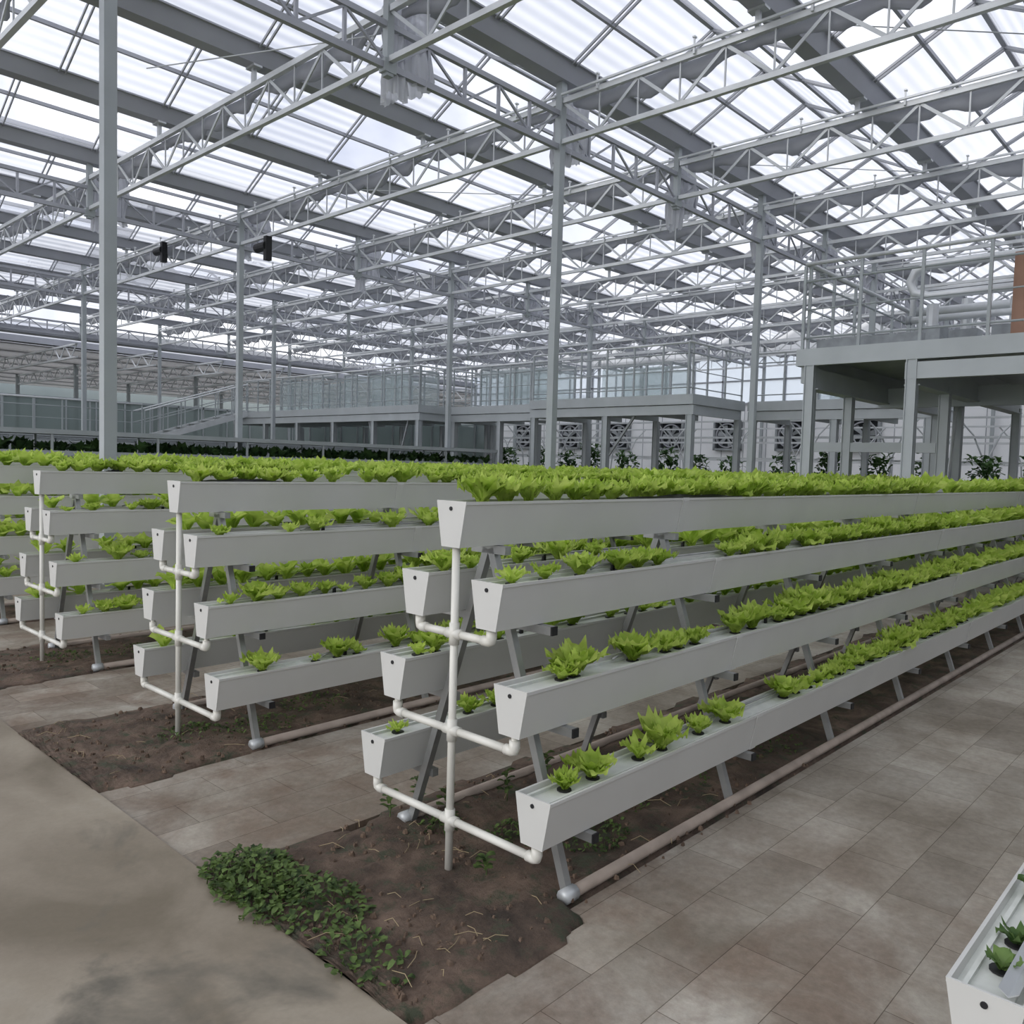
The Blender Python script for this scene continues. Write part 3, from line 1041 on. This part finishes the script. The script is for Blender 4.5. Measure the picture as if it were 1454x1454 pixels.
# ------------------------------------------------------------------ foliage helpers
def leaf_grid(L_, W_, az, tilt, curl, ruf, nl=4, nw=4, base=(0, 0, 0), rnd=random):
    """one ruffled leaf growing from base outward along az"""
    v = []
    ca, sa = math.cos(az), math.sin(az)
    ph = rnd.uniform(0, 6)
    x = z = 0.0
    ang = tilt
    for i in range(nl + 1):
        t = i / nl
        wd = W_ * (0.18 + 0.95 * math.sin(PI * min(1, t * 0.62 + 0.06)) ** 1.1) * (1 if i < nl else 0.9)
        for j in range(nw + 1):
            s = j / nw * 2 - 1
            off = ruf * (abs(s) ** 1.4) * math.sin(ph + (16.5 if nl < 5 else 26) * t + 4 * s) * (0.3 + t)
            y = s * wd / 2
            zz = z + off + 0.10 * wd * s * s
            xx = x - 0.05 * abs(s) * L_ * t + off * 0.4
            v.append((base[0] + xx * ca - y * sa, base[1] + xx * sa + y * ca, base[2] + zz))
        x += math.cos(ang) * L_ / nl
        z += math.sin(ang) * L_ / nl
        ang -= curl / nl
    f = []
    for i in range(nl):
        for j in range(nw):
            a = i * (nw + 1) + j
            f.append((a, a + 1, a + nw + 2, a + nw + 1))
    return v, f


def lettuce_mesh(seed, n=13, L_=0.12, upright=1.0, nl=4, nw=4, mat='lettuce'):
    rnd = random.Random(seed)
    mb = MB()
    for k in range(n):
        t = k / n
        az = k * 2.4 + rnd.uniform(-0.3, 0.3)
        tilt = R(48 + 38 * t) * upright + rnd.uniform(-0.15, 0.15)
        l = L_ * (1.05 - 0.35 * t) * rnd.uniform(0.85, 1.15)
        v, f = leaf_grid(l, l * rnd.uniform(0.5, 0.7), az, tilt, rnd.uniform(0.3, 1.1), l * 0.17, nl, nw, (0, 0, 0), rnd)
        mb.add(v, f)
    return mb.mesh('leaves', M[mat], True)


LET = [lettuce_mesh(100 + k, 15 + k % 4, 0.135, (0.95, 1.0, 1.1)[k % 3], 7, 6) for k in range(6)]
YNG = [lettuce_mesh(200 + k, 7 + k % 3, 0.09, 0.95, 6, 5) for k in range(4)]
DRK = [lettuce_mesh(300 + k, 6 + k % 3, 0.075, 0.85, mat='lettuce_dark') for k in range(3)]
FAR = [lettuce_mesh(400 + k, 9, 0.15, 1.0, 3, 2) for k in range(4)]
cup = MB()
cup.tube([(0, 0, -0.035), (0, 0, 0.004)], [0.017, 0.025], 12)
cup.tube([(0, 0, 0.002), (0, 0, 0.007)], [0.029, 0.029], 12)
cup = cup.mesh('net_cup', M['black'])

# ------------------------------------------------------------------ planter racks
TIERS = [('top', 0.0, 1.547), ('upper', 0.212, 1.243), ('middle', 0.350, 0.857), ('lowest', 0.479, 0.472)]
TH, TW, BW = 0.185, 0.0825, 0.052


def trough_meshes(x1):
    ln = x1 - RX0
    th = 0.006
    mb = MB()
    o_ = [(-TW, 0), (-BW, -TH), (BW, -TH), (TW, 0)]
    prof = [(-TW - 0.004, 0.0), (-TW - 0.004, -0.012), (-TW + 0.0005, -0.014), (-BW, -TH), (BW, -TH), (TW - 0.0005, -0.014), (TW + 0.004, -0.012), (TW + 0.004, 0.0),
            (TW - th, 0.0), (BW - th, -TH + th), (-BW + th, -TH + th), (-TW + th, 0.0)]
    mb.prism(prof, 0, ln)
    for xa, xb in ((-0.004, 0.004), (ln - 0.004, ln + 0.004)):
        mb.prism([(-TW - 0.004, 0.001), (-BW - 0.001, -TH - 0.001), (BW + 0.001, -TH - 0.001), (TW + 0.004, 0.001)], xa, xb)
    body = mb.mesh('planter_trough', M['trough'])
    lid = MB()
    lid.box(0.01, ln - 0.01, -TW + 0.010, TW - 0.010, -0.034, -0.022)
    lid = lid.mesh('lid', M['lid'])
    r1 = MB()
    for s in (-1, 1):
        r1.prism([(s * 0.050 - 0.006, -0.022), (s * 0.050 + 0.006, -0.022), (s * 0.050 + 0.006, -0.010), (s * 0.050 - 0.006, -0.010)][:: 1], 0.02, ln - 0.02)
    r1 = r1.mesh('lid_rib', M['lid'])
    sl_ = MB()
    e = 0.0025
    sl_.prism([(-TW - 0.004 - e, 0.002), (-TW - 0.004 - e, -0.014), (-BW - e, -TH - e), (BW + e, -TH - e), (TW + 0.004 + e, -0.014), (TW + 0.004 + e, 0.002), (TW + 0.004, 0.001), (BW, -TH - 0.0002), (-BW, -TH - 0.0002), (-TW - 0.004, 0.001)], -0.03, 0.03)
    sl_ = sl_.mesh('joint_sleeve', M['trough'])
    return body, lid, r1, sl_


drain = MB().tube([(-0.0075, 0, -0.03), (-0.003, 0, -0.03)], 0.0085, 12).mesh('drain_hole', M['black'])

RACKW = {-1: 'rack cut off at the lower right corner', 0: 'nearest rack', 1: 'second rack from the front', 2: 'third rack from the front', 3: 'fourth rack from the front',
         4: 'fifth rack from the front', 5: 'sixth rack from the front'}
cand = []       # (distance, rack, tier, side, x, y, z)
K_ALL = [-1, 0, 1, 2, 3, 4, 5]
plant_rnd = random.Random(11)
LEN = {-1: 9.0, 0: 17.0, 1: 18.0, 2: 18.0, 3: 18.0, 4: 18.0, 5: 18.0}
TMESH = {v: trough_meshes(v) for v in set(LEN.values())}


def near_side(side):
    return {0: '', -1: ' on the camera side', 1: ' on the far side'}[side]


for k in K_ALL:
    yc = rack_y(k)
    x1 = LEN[k]
    body, lid, rib, slv = TMESH[x1]
    if k == -1:
        sides = [('lowest', 0.479, 0.472, 1), ('middle', 0.35, 0.857, 1), ('upper', 0.212, 1.243, 1), ('top', 0, 1.547, 0)]
        sides = sides[:1]
    else:
        sides = []
        for nm, off, z in TIERS:
            if off == 0:
                sides.append((nm, 0.0, z, 0))
            else:
                sides.append((nm, off, z, -1))
                if not (k >= 4 and nm in ('lowest',)):
                    sides.append((nm, off, z, 1))
    for nm, off, z, sd in sides:
        y = yc + sd * off
        xs = rack_x(k)
        t = tag(link('planter_trough', body, None, (xs, y, z)),
                'long white %s trough%s of the %s' % (nm, near_side(sd) if k > -1 else '', RACKW[k]), 'planter trough', 'white planter troughs on the racks')
        link('lid', lid, t)
        link('lid_rib', rib, t)
        link('drain_hole', drain, t)
        for q in range(1, 4):
            if k <= 1 and 1.64 * q + (q - 1) * 2.3 < x1 - xs - 0.2:
                link('joint_sleeve', slv, t, (1.64 * q + (q - 1) * 2.3, 0, 0))
        if nm == 'top' and k in (0, 1, 2):
            xa, xb = {0: (1.05, 2.3), 1: (0.14, 0.66), 2: (0.5, 0.62)}[k]
            lm = MB()
            v, f = [], []
            nn = 30
            for i in range(nn + 1):
                u = i / nn
                zt = 0.004 + 0.014 * math.sin(PI * u) + 0.003 * math.sin(19 * u)
                xx = xa + (xb - xa) * u
                v += [(xx, -0.081, -0.002), (xx, -0.070, zt), (xx, -0.052, 0.004 + 0.3 * zt), (xx, -0.040, -0.020)]
            for i in range(nn):
                for c_ in range(3):
                    f.append((i * 4 + c_, i * 4 + 4 + c_, i * 4 + 5 + c_, i * 4 + 1 + c_))
            lm.add(v, f)
            ll = lm.build('liner_film', M['black'], t, True)
            ll['label'] = 'loose black liner film'
        # planting holes
        x = xs + 0.16
        hole = 0
        seen = None
        if k == 0 and sd == -1:
            seen = {'upper': (2.40, 2.60, 2.84, 3.13, 3.28, 3.45), 'middle': (2.56, 2.64, 3.06, 3.33, 3.45, 3.60), 'lowest': (2.44, 2.62, 2.94, 3.12, 3.44, 3.70)}[nm]
        elif k == 0 and sd == 1:
            seen = {'upper': (2.42, 2.58, 2.9, 3.2, 3.5), 'middle': (2.40, 2.50, 2.80, 2.92, 3.3, 3.5), 'lowest': (2.40, 2.85, 3.05, 3.3, 3.6)}[nm]
        if seen:
            for px_ in seen:
                hole += 1
                cand.append((math.sqrt(px_ * px_ + y * y) * (1.6 if sd == 1 else 1.0), k, nm, sd, px_, y, z, hole))
            x = 3.85
        while x < x1 - 0.1:
            hole += 1
            skip = plant_rnd.random() < (0.06 if nm == 'top' else (0.26 if x < 4.5 else 0.06))
            if k == -1 and x < 3.6:
                skip = hole % 3 == 0
            if not skip:
                d = math.sqrt(x * x + y * y + (z - EYE) ** 2)
                vis = 1.0
                if sd == 1 and nm != 'top':
                    vis = 1.6
                cand.append((d * vis, k, nm, sd, x + plant_rnd.uniform(-0.02, 0.02), y, z, hole))
            x += 0.155 if nm == 'top' else 0.165

# individual plants: the largest ones in the picture
cand.sort(key=lambda c: c[0])


def in_view(x, y, z):
    p = Vector((x, y, z - EYE))
    d = p.dot(f_)
    if d < 0.3:
        return False
    a, b = 1170.74 * p.dot(r_) / d, 1170.74 * p.dot(u_) / d
    return abs(a) < 760 and abs(b) < 760


vis_c = [c for c in cand if in_view(c[4], c[5], c[6] + 0.08)]
indiv = vis_c[:300]
rest = vis_c[300:]
LWORD = {-1: 'small dark green seedling', 0: 'bright green lettuce'}
for (d, k, nm, sd, x, y, z, hole) in indiv:
    rnd = plant_rnd
    young = (k == -1) or (nm != 'top' and x < 5 and rnd.random() < 0.35)
    me = rnd.choice(DRK if k == -1 else (YNG if young else LET))
    size = (rnd.uniform(0.8, 1.15) if nm == 'top' else rnd.uniform(0.62, 1.22))
    if k == -1:
        size = rnd.uniform(0.8, 1.2)
    if x > 4 and k >= 0:
        size *= 1.12
    kindw = 'small dark green seedling' if k == -1 else ('small loose-leaved lettuce' if young else 'bushy bright green lettuce')
    sdw = {0: '', -1: 'camera-side ', 1: 'far-side '}[sd if k > -1 else 0]
    t = tag(link('lettuce_plant', None, None, (x, y, z - 0.018)), '%s, %s hole of %s %strough, %s' % (
        kindw, ordn(hole), nm, sdw, RACKW[k].replace(' from the front', '').replace('rack cut off at the lower right corner', 'cut-off rack beside the aisle')),
        'seedling' if k == -1 else 'lettuce', 'plants growing in the white troughs')
    lf = link('leaves', me, t, (0, 0, 0.0), rnd.uniform(0, 6.28), (size, size, size * rnd.uniform(0.85, 1.1)))
    link('net_cup', cup, t, (0, 0, -0.004))

# everything further away: one mass of plants
def mass(name, items, meshes, mat, label, cat, seed):
    rnd = random.Random(seed)
    data = []
    for me in meshes:
        n = len(me.vertices)
        a = np.empty(n * 3)
        me.vertices.foreach_get('co', a)
        fcs = np.array([list(p.vertices) for p in me.polygons])
        data.append((a.reshape(-1, 3), fcs))
    V, F, base = [], [], 0
    for (x, y, z, s) in items:
        a, f = data[rnd.randrange(len(data))]
        an = rnd.uniform(0, 6.28)
        c_, s_ = math.cos(an) * s, math.sin(an) * s
        p = np.stack([a[:, 0] * c_ - a[:, 1] * s_ + x, a[:, 0] * s_ + a[:, 1] * c_ + y, a[:, 2] * s + z], 1)
        V.append(p)
        F.append(f + base)
        base += len(a)
    V, F = np.concatenate(V), np.concatenate(F)
    me = bpy.data.meshes.new(name)
    me.vertices.add(len(V))
    me.vertices.foreach_set('co', V.ravel())
    me.loops.add(F.size)
    me.loops.foreach_set('vertex_index', F.ravel().astype(np.int32))
    me.polygons.add(len(F))
    me.polygons.foreach_set('loop_start', np.arange(0, F.size, F.shape[1], dtype=np.int32))
    me.materials.append(mat)
    me.update(calc_edges=True)
    me.polygons.foreach_set('use_smooth', [True] * len(F))
    ob = link(name, me)
    return tag(ob, label, cat, None, 'stuff')


rr_ = random.Random(5)
mass('distant_lettuce', [(x, y + rr_.uniform(-0.02, 0.02), z - 0.018, rr_.uniform(0.95, 1.3) * (1.0 if nm == 'top' else 0.9)) for (d, k, nm, sd, x, y, z, h) in rest],
     FAR, M['lettuce'], 'mass of bright green lettuce filling the troughs further back', 'lettuce', 3)

# rack frames
arm_len = {'top': 0.10, 'upper': 0.33, 'middle': 0.455, 'lowest': 0.57}
legm = {s: MB().bar((0, s * 0.475, 0.01), (0, s * 0.012, 1.345), 0.034, 0.034, (1, 0, 0)).mesh('leg', M['rackleg']) for s in (-1, 1)}
armm = {}
for nm, off, z in TIERS:
    zz = z - TH - 0.02
    hl = arm_len[nm]
    if nm == 'top':
        armm[nm] = {0: MB().box(-0.017, 0.018, -hl, hl, zz - 0.018, zz + 0.017).mesh('crossarm', M['rackleg'])}
    else:
        lo_ = 0.475 - 0.3465 * zz - 0.03
        armm[nm] = {s_: MB().box(0.0175, 0.0525, min(s_ * lo_, s_ * hl), max(s_ * lo_, s_ * hl), zz - 0.018, zz + 0.017).mesh('bracket_arm', M['rackleg']) for s_ in (-1, 1)}
capm = MB().box(-0.018, 0.018, -0.004, 0.004, -0.018, 0.018).mesh('end_cap', M['black'])
for k in K_ALL:
    yc = rack_y(k)
    x1 = LEN[k]
    t = thing('rack_frame', 'grey A-shaped steel tube frame carrying the %s' % RACKW[k], 'rack frame', (2.49, yc, 0), 'A-shaped frames under the troughs')
    n = int((x1 - 2.49 - 0.1) / 1.31) + 1
    for q in range(n):
        x = q * 1.31
        for s in (-1, 1):
            link('leg', legm[s], t, (x, 0, 0))
        for nm, off, z in TIERS:
            if k == -1 and nm in ('top', 'upper'):
                pass
            for s_, am_ in armm[nm].items():
                a = link('crossarm' if s_ == 0 else 'bracket_arm', am_, t, (x, 0, 0))
                if s_ == -1:
                    a_near = a
            a = a_near if nm != 'top' else a
            if k <= 1 and nm != 'top':
                link('end_cap', capm, a, (0.035, -arm_len[nm] - 0.003, z - TH - 0.0205))
    for s in (-1, 1):
        MB().tube([(-0.02, s * 0.49, 0.028), (x1 - 2.49, s * 0.49, 0.028)], 0.025, 10).build('bottom_rail', M['rail'], t, True)
        MB().tube([(-0.05, s * 0.49, 0.028), (0.02, s * 0.49, 0.028)], 0.031, 10).build('rail_clamp', M['steel'], t, True)

# drain pipes at the rack ends
PX = 0.0
for k in (0, 1, 2, 3):
    yc = rack_y(k)
    t = thing('drain_pipe', 'cream white plastic drain pipe tree at the end of the %s' % RACKW[k], 'drain pipe', (rack_x(k) + 0.03, yc, 0), 'drain pipe trees at the rack ends')
    pr_ = 0.0165
    MB().tube([(0, 0, -0.03), (0, 0, 1.547 - TH)], pr_, 14).build('riser', M['pvc'], t, True)
    for (nm, off, z), zb_ in zip(TIERS[1:], (1.005, 0.605, 0.228)):
        for s in (-1, 1):
            MB().tube([(0, s * 0.035, zb_), (0, s * (off - 0.03), zb_)], pr_, 14).build('branch_pipe', M['pvc'], t, True)
            el = MB()
            el.tube([(0, s * (off - 0.045), zb_), (0, s * (off - 0.015), zb_), (0, s * (off - 0.003), zb_ + 0.004), (0, s * off, zb_ + 0.016), (0, s * off, zb_ + 0.045)], 0.0215, 14)
            el.tube([(0, s * off, zb_ + 0.03), (0, s * off, z - TH - 0.001)], 0.0135, 12)
            el.build('elbow', M['pvc'], t, True)
        te = MB()
        te.tube([(0, -0.042, zb_), (0, 0.042, zb_)], 0.0215, 14)
        te.tube([(0, 0, zb_ - 0.045), (0, 0, zb_ + 0.045)], 0.0215, 14)
        te.build('tee_fitting', M['pvc'], t, True)

# drip line and connectors along the underside (thin pipes between tiers)
for k in (0, 1, 2):
    yc = rack_y(k)
    for nm, off, z in TIERS[1:]:
        for s in (-1, 1):
            yo = yc + s * off + 0.03
            tt = MB().tube([(2.95, yo, z - 0.002), (3.0, yo, z + 0.012), (LEN[k] - 0.1, yo, z + 0.012)], 0.006, 6)
            # lies over the lid beside the plant holes, held by clips
            ob = tt.build('drip_line', M['rackleg'], None, True)
            tag(ob, 'thin grey drip line along the %s %strough, %s' % (nm, {-1: 'camera-side ', 1: 'far-side '}[s], RACKW[k].replace(' from the front', '')), 'drip line', 'thin drip lines above the troughs')
            for q in range(0, 11):
                x = 2.49 + 1.31 * q
                if x < LEN[k] - 0.9:
                    MB().box(x + 0.62, x + 0.64, yo - 0.006, yo + 0.006, z - 0.022, z + 0.014).build('clip', M['black'], ob)

# metal strip lying on the near right trough
stp = MB().prism([(-0.022, 0.016), (0.0, 0.0), (0.022, 0.016), (0.022, 0.019), (0.0, 0.003), (-0.022, 0.019)], 2.20, 6.2).build('metal_strip', M['steel'], None, False, (0, 0.398, 0.474))
tag(stp, 'folded shiny metal strip lying along the trough at the lower right corner', 'metal strip')

# ------------------------------------------------------------------ weeds, clods and straw
wr = random.Random(21)


def weed_items(n, cx, cy, rx, ry, zmax, lsize):
    mb = MB()
    for _ in range(n):
        a = wr.uniform(0, 6.28)
        q = math.sqrt(wr.random())
        x, y = cx + rx * q * math.cos(a), cy + ry * q * math.sin(a)
        h = wr.uniform(0.01, zmax) * (1.1 - q)
        v, f = leaf_grid(lsize * wr.uniform(0.6, 1.3), lsize * wr.uniform(0.5, 0.9), wr.uniform(0, 6.28), wr.uniform(0.0, 0.9), wr.uniform(0.3, 1.2), lsize * 0.08, 2, 2, (x, y, 0.02 + h), wr)
        mb.add(v, f)
        if wr.random() < 0.4:
            mb.tube([(x, y, 0.0), (x + wr.uniform(-0.01, 0.01), y, 0.02 + h)], 0.0015, 4)
    return mb


wp = MB()
for cx_, cy_, rx_, ry_, n_, zm in ((1.68, 2.90, 0.18, 0.28, 620, 0.10), (1.74, 2.60, 0.18, 0.26, 320, 0.06), (1.66, 2.20, 0.12, 0.24, 110, 0.05), (1.56, 2.78, 0.08, 0.24, 80, 0.03)):
    q = weed_items(n_, cx_, cy_, rx_, ry_, zm, 0.028)
    wp.add(q.v, q.f)
tag(wp.build('weed_patch', M['weed'], None, True), 'low dark green weed patch spilling over the edge of the concrete path', 'weeds', None, 'stuff')
for q_, (k, spots) in enumerate(((0, ((2.55, 2.75, 0.12, 90), (2.75, 2.45, 0.16, 150), (2.95, 2.2, 0.2, 160), (3.3, 2.35, 0.22, 160), (3.9, 2.4, 0.3, 170), (4.8, 2.3, 0.35, 160))),
                                 (1, ((2.3, 4.75, 0.2, 140), (2.7, 4.6, 0.25, 140), (3.2, 4.8, 0.25, 140))), (2, ((2.4, 7.2, 0.25, 120), (3.0, 7.1, 0.3, 120))))):
    mb = MB()
    for (x, y, r_s, n_) in spots:
        z_ = weed_items(n_, x, y, r_s, r_s * 0.8, 0.05, 0.022)
        mb.add(z_.v, z_.f)
    tag(mb.build('ground_weeds', M['weed'], None, True), 'sparse dark weeds on the soil under the %s' % RACKW[k], 'weeds', None, 'stuff')


def weed_plant(x, y, h, label, seed):
    rnd = random.Random(seed)
    t = thing('weed_plant', label, 'weed', (x, y, 0.015), 'taller weeds in the soil by the nearest rack')
    MB().tube([(0, 0, 0), (0.01, 0.005, h * 0.5), (0.0, 0.015, h)], [0.003, 0.0025, 0.0015], 5).build('stem', M['weed'], t)
    mb = MB()
    for i in range(9):
        z = h * (0.3 + 0.08 * i)
        v, f = leaf_grid(0.05, 0.028, i * 2.3 + rnd.uniform(-0.4, 0.4), 0.6, 1.0, 0.003, 3, 2, (0, 0.01, z), rnd)
        mb.add(v, f)
    mb.build('leaves', M['weed'], t, True)


for q, (x, y, h, lb) in enumerate(((2.60, 2.98, 0.16, 'dark leafy weed by the far leg of the nearest rack'), (2.62, 2.80, 0.15, 'dark leafy weed between the far leg and the drain pipe'),
                                   (2.95, 2.72, 0.17, 'dark leafy weed just behind the nearest drain pipe, tallest'), (3.35, 2.80, 0.14, 'dark leafy weed further behind the nearest drain pipe'),
                                   (2.42, 2.98, 0.13, 'thin weed left of the nearest rack on the bare soil'), (2.36, 2.28, 0.08, 'short weed in front of the nearest drain pipe'))):
    weed_plant(x, y, h, lb, 60 + q)

cl = MB()
for _ in range(1100):
    k = wr.choice((0, 0, 0, 1, 1, 2))
    yc = RY0 + RP * k
    x = 1.62 + wr.random() ** 1.6 * 3.0
    y = yc + wr.uniform(-0.58, 0.62)
    s = wr.uniform(0.004, 0.018)
    pts = []
    for a in range(5):
        pts.append((x + s * math.cos(a * 1.257) * wr.uniform(0.6, 1.2), y + s * math.sin(a * 1.257) * wr.uniform(0.6, 1.2), 0.015))
    for a in range(5):
        px_, py_, _ = pts[a]
        pts.append((x + (px_ - x) * 0.62 + wr.uniform(-0.1, 0.1) * s, y + (py_ - y) * 0.62, 0.02 + s * wr.uniform(0.45, 0.95)))
    cl.add(pts, [(a, (a + 1) % 5, 5 + (a + 1) % 5, 5 + a) for a in range(5)] + [(5, 6, 7, 8, 9)])
tag(cl.build('soil_clods', M['clod']), 'crumbly brown clods scattered over the bare soil at the rack ends', 'soil clods', None, 'stuff')
sw = MB()
for _ in range(110):
    k = wr.choice((0, 0, 1))
    x = 1.65 + wr.random() ** 1.5 * 2.2
    y = RY0 + RP * k + wr.uniform(-0.6, 0.6)
    a = wr.uniform(0, PI)
    l = wr.uniform(0.03, 0.13)
    z = wr.uniform(0.022, 0.04)
    sw.tube([(x, y, z), (x + l * 0.5 * math.cos(a), y + l * 0.5 * math.sin(a), z + wr.uniform(0, 0.02)), (x + l * math.cos(a + 0.2), y + l * math.sin(a + 0.2), z)], 0.0014, 4)
tag(sw.build('straw_litter', M['straw']), 'dry straw and twigs scattered on the bare soil', 'straw', None, 'stuff')

# ------------------------------------------------------------------ tiered benches and plants further back
bl_lab = ['nearest', 'second', 'third', 'fourth']
for q, y in enumerate((17.4, 19.9, 22.4, 25.0)):
    t = thing('tiered_bench', 'long dark tiered growing bench at left, %s of its rows' % bl_lab[q], 'bench', (3.5, y, 0), 'tiered benches at the far left')
    ln = 14.0
    for z in (0.6, 1.25, 1.72, 2.12):
        MB().box(0, ln, -0.5, -0.44, z - 0.09, z).build('shelf_rail', M['post'], t)
        MB().box(0, ln, 0.44, 0.5, z - 0.09, z).build('shelf_rail', M['post'], t)
        MB().box(0, ln, -0.44, 0.44, z - 0.07, z - 0.04).build('shelf', M['equip'], t)
    for k in range(8):
        for s in (-0.47, 0.47):
            MB().box(k * 2.0 - 0.02, k * 2.0 + 0.02, s - 0.02, s + 0.02, 0, 2.12).build('leg', M['post'], t, False, (0.03 if k == 0 else -0.03, 0, 0))
bi = []
for y in (17.4, 19.9, 22.4, 25.0):
    for z in (1.25, 1.72):
        for k in range(70):
            bi.append((3.6 + k * 0.2, y + rr_.uniform(-0.35, 0.0), z, rr_.uniform(1.0, 1.9)))
mass('bench_foliage', bi, FAR, M['shrub'], 'dark green crop filling the shelves of the benches at far left', 'bench crop', 8)

for q, x in enumerate((25.6, 30.2)):
    t = thing('hoop_bench', 'pale growing bench with slanting legs before the end wall, %s row' % bl_lab[q], 'bench', (x, 1.0, 0), 'pale benches before the end wall')
    ln = 30.0
    for z, wd in ((1.3, 0.95), (2.15, 0.75), (2.85, 0.5), (3.40, 0.12)):
        for s in (-1, 1):
            MB().box(s * wd / 2 - 0.02, s * wd / 2 + 0.02, 0, ln, z - 0.05, z).build('shelf_rail', M['chord'], t)
    for k in range(13):
        y = k * 2.5
        for s in (-1, 1):
            MB().tube([(s * 0.55, y, 0.0), (s * 0.42, y + s * 0.15, 2.2), (s * 0.26, y + s * 0.40, 2.9), (s * 0.07, y + 0.75 * s, 3.36)], 0.025, 6).build('slanting_leg', M['steel'], t)
sr = random.Random(31)
shm = []
for k in range(3):
    mb = MB()
    rnd = random.Random(500 + k)
    for i in range(240):
        a, q = rnd.uniform(0, 6.28), rnd.random() ** 0.5
        zz = rnd.uniform(0.35, 1.45)
        rr2 = 0.40 * (1 - abs(zz - 0.8) * 0.5) * q
        v, f = leaf_grid(0.17, 0.10, rnd.uniform(0, 6.28), rnd.uniform(0, 1), 1.0, 0.01, 2, 2, (rr2 * math.cos(a), rr2 * math.sin(a), zz), rnd)
        mb.add(v, f)
    shm.append(mb.mesh('foliage', M['shrub'], True))
potm = MB().tube([(0, 0, 0), (0, 0, 0.34)], [0.14, 0.19], 14).mesh('pot', M['black'])
stm = MB().tube([(0, 0, 0.3), (0, 0, 1.1)], 0.02, 6).mesh('stem', M['weed'])
for k in range(21):
    y = 1.6 + k * 1.36
    x = 24.1 if y < 12 else 23.6
    t = thing('potted_shrub', 'dark green potted shrub under the far walkway, %s from the right' % ordn(k + 1), 'potted shrub', (x + sr.uniform(-0.15, 0.15), y + sr.uniform(-0.2, 0.2), 0),
              'potted shrubs in front of the pale benches')
    s = sr.uniform(1.4, 1.7)
    link('foliage', shm[k % 3], t, (0, 0, 0), sr.uniform(0, 6), (s * 0.78, s * 0.78, s))
    link('pot', potm, t)
    link('stem', stm, t)
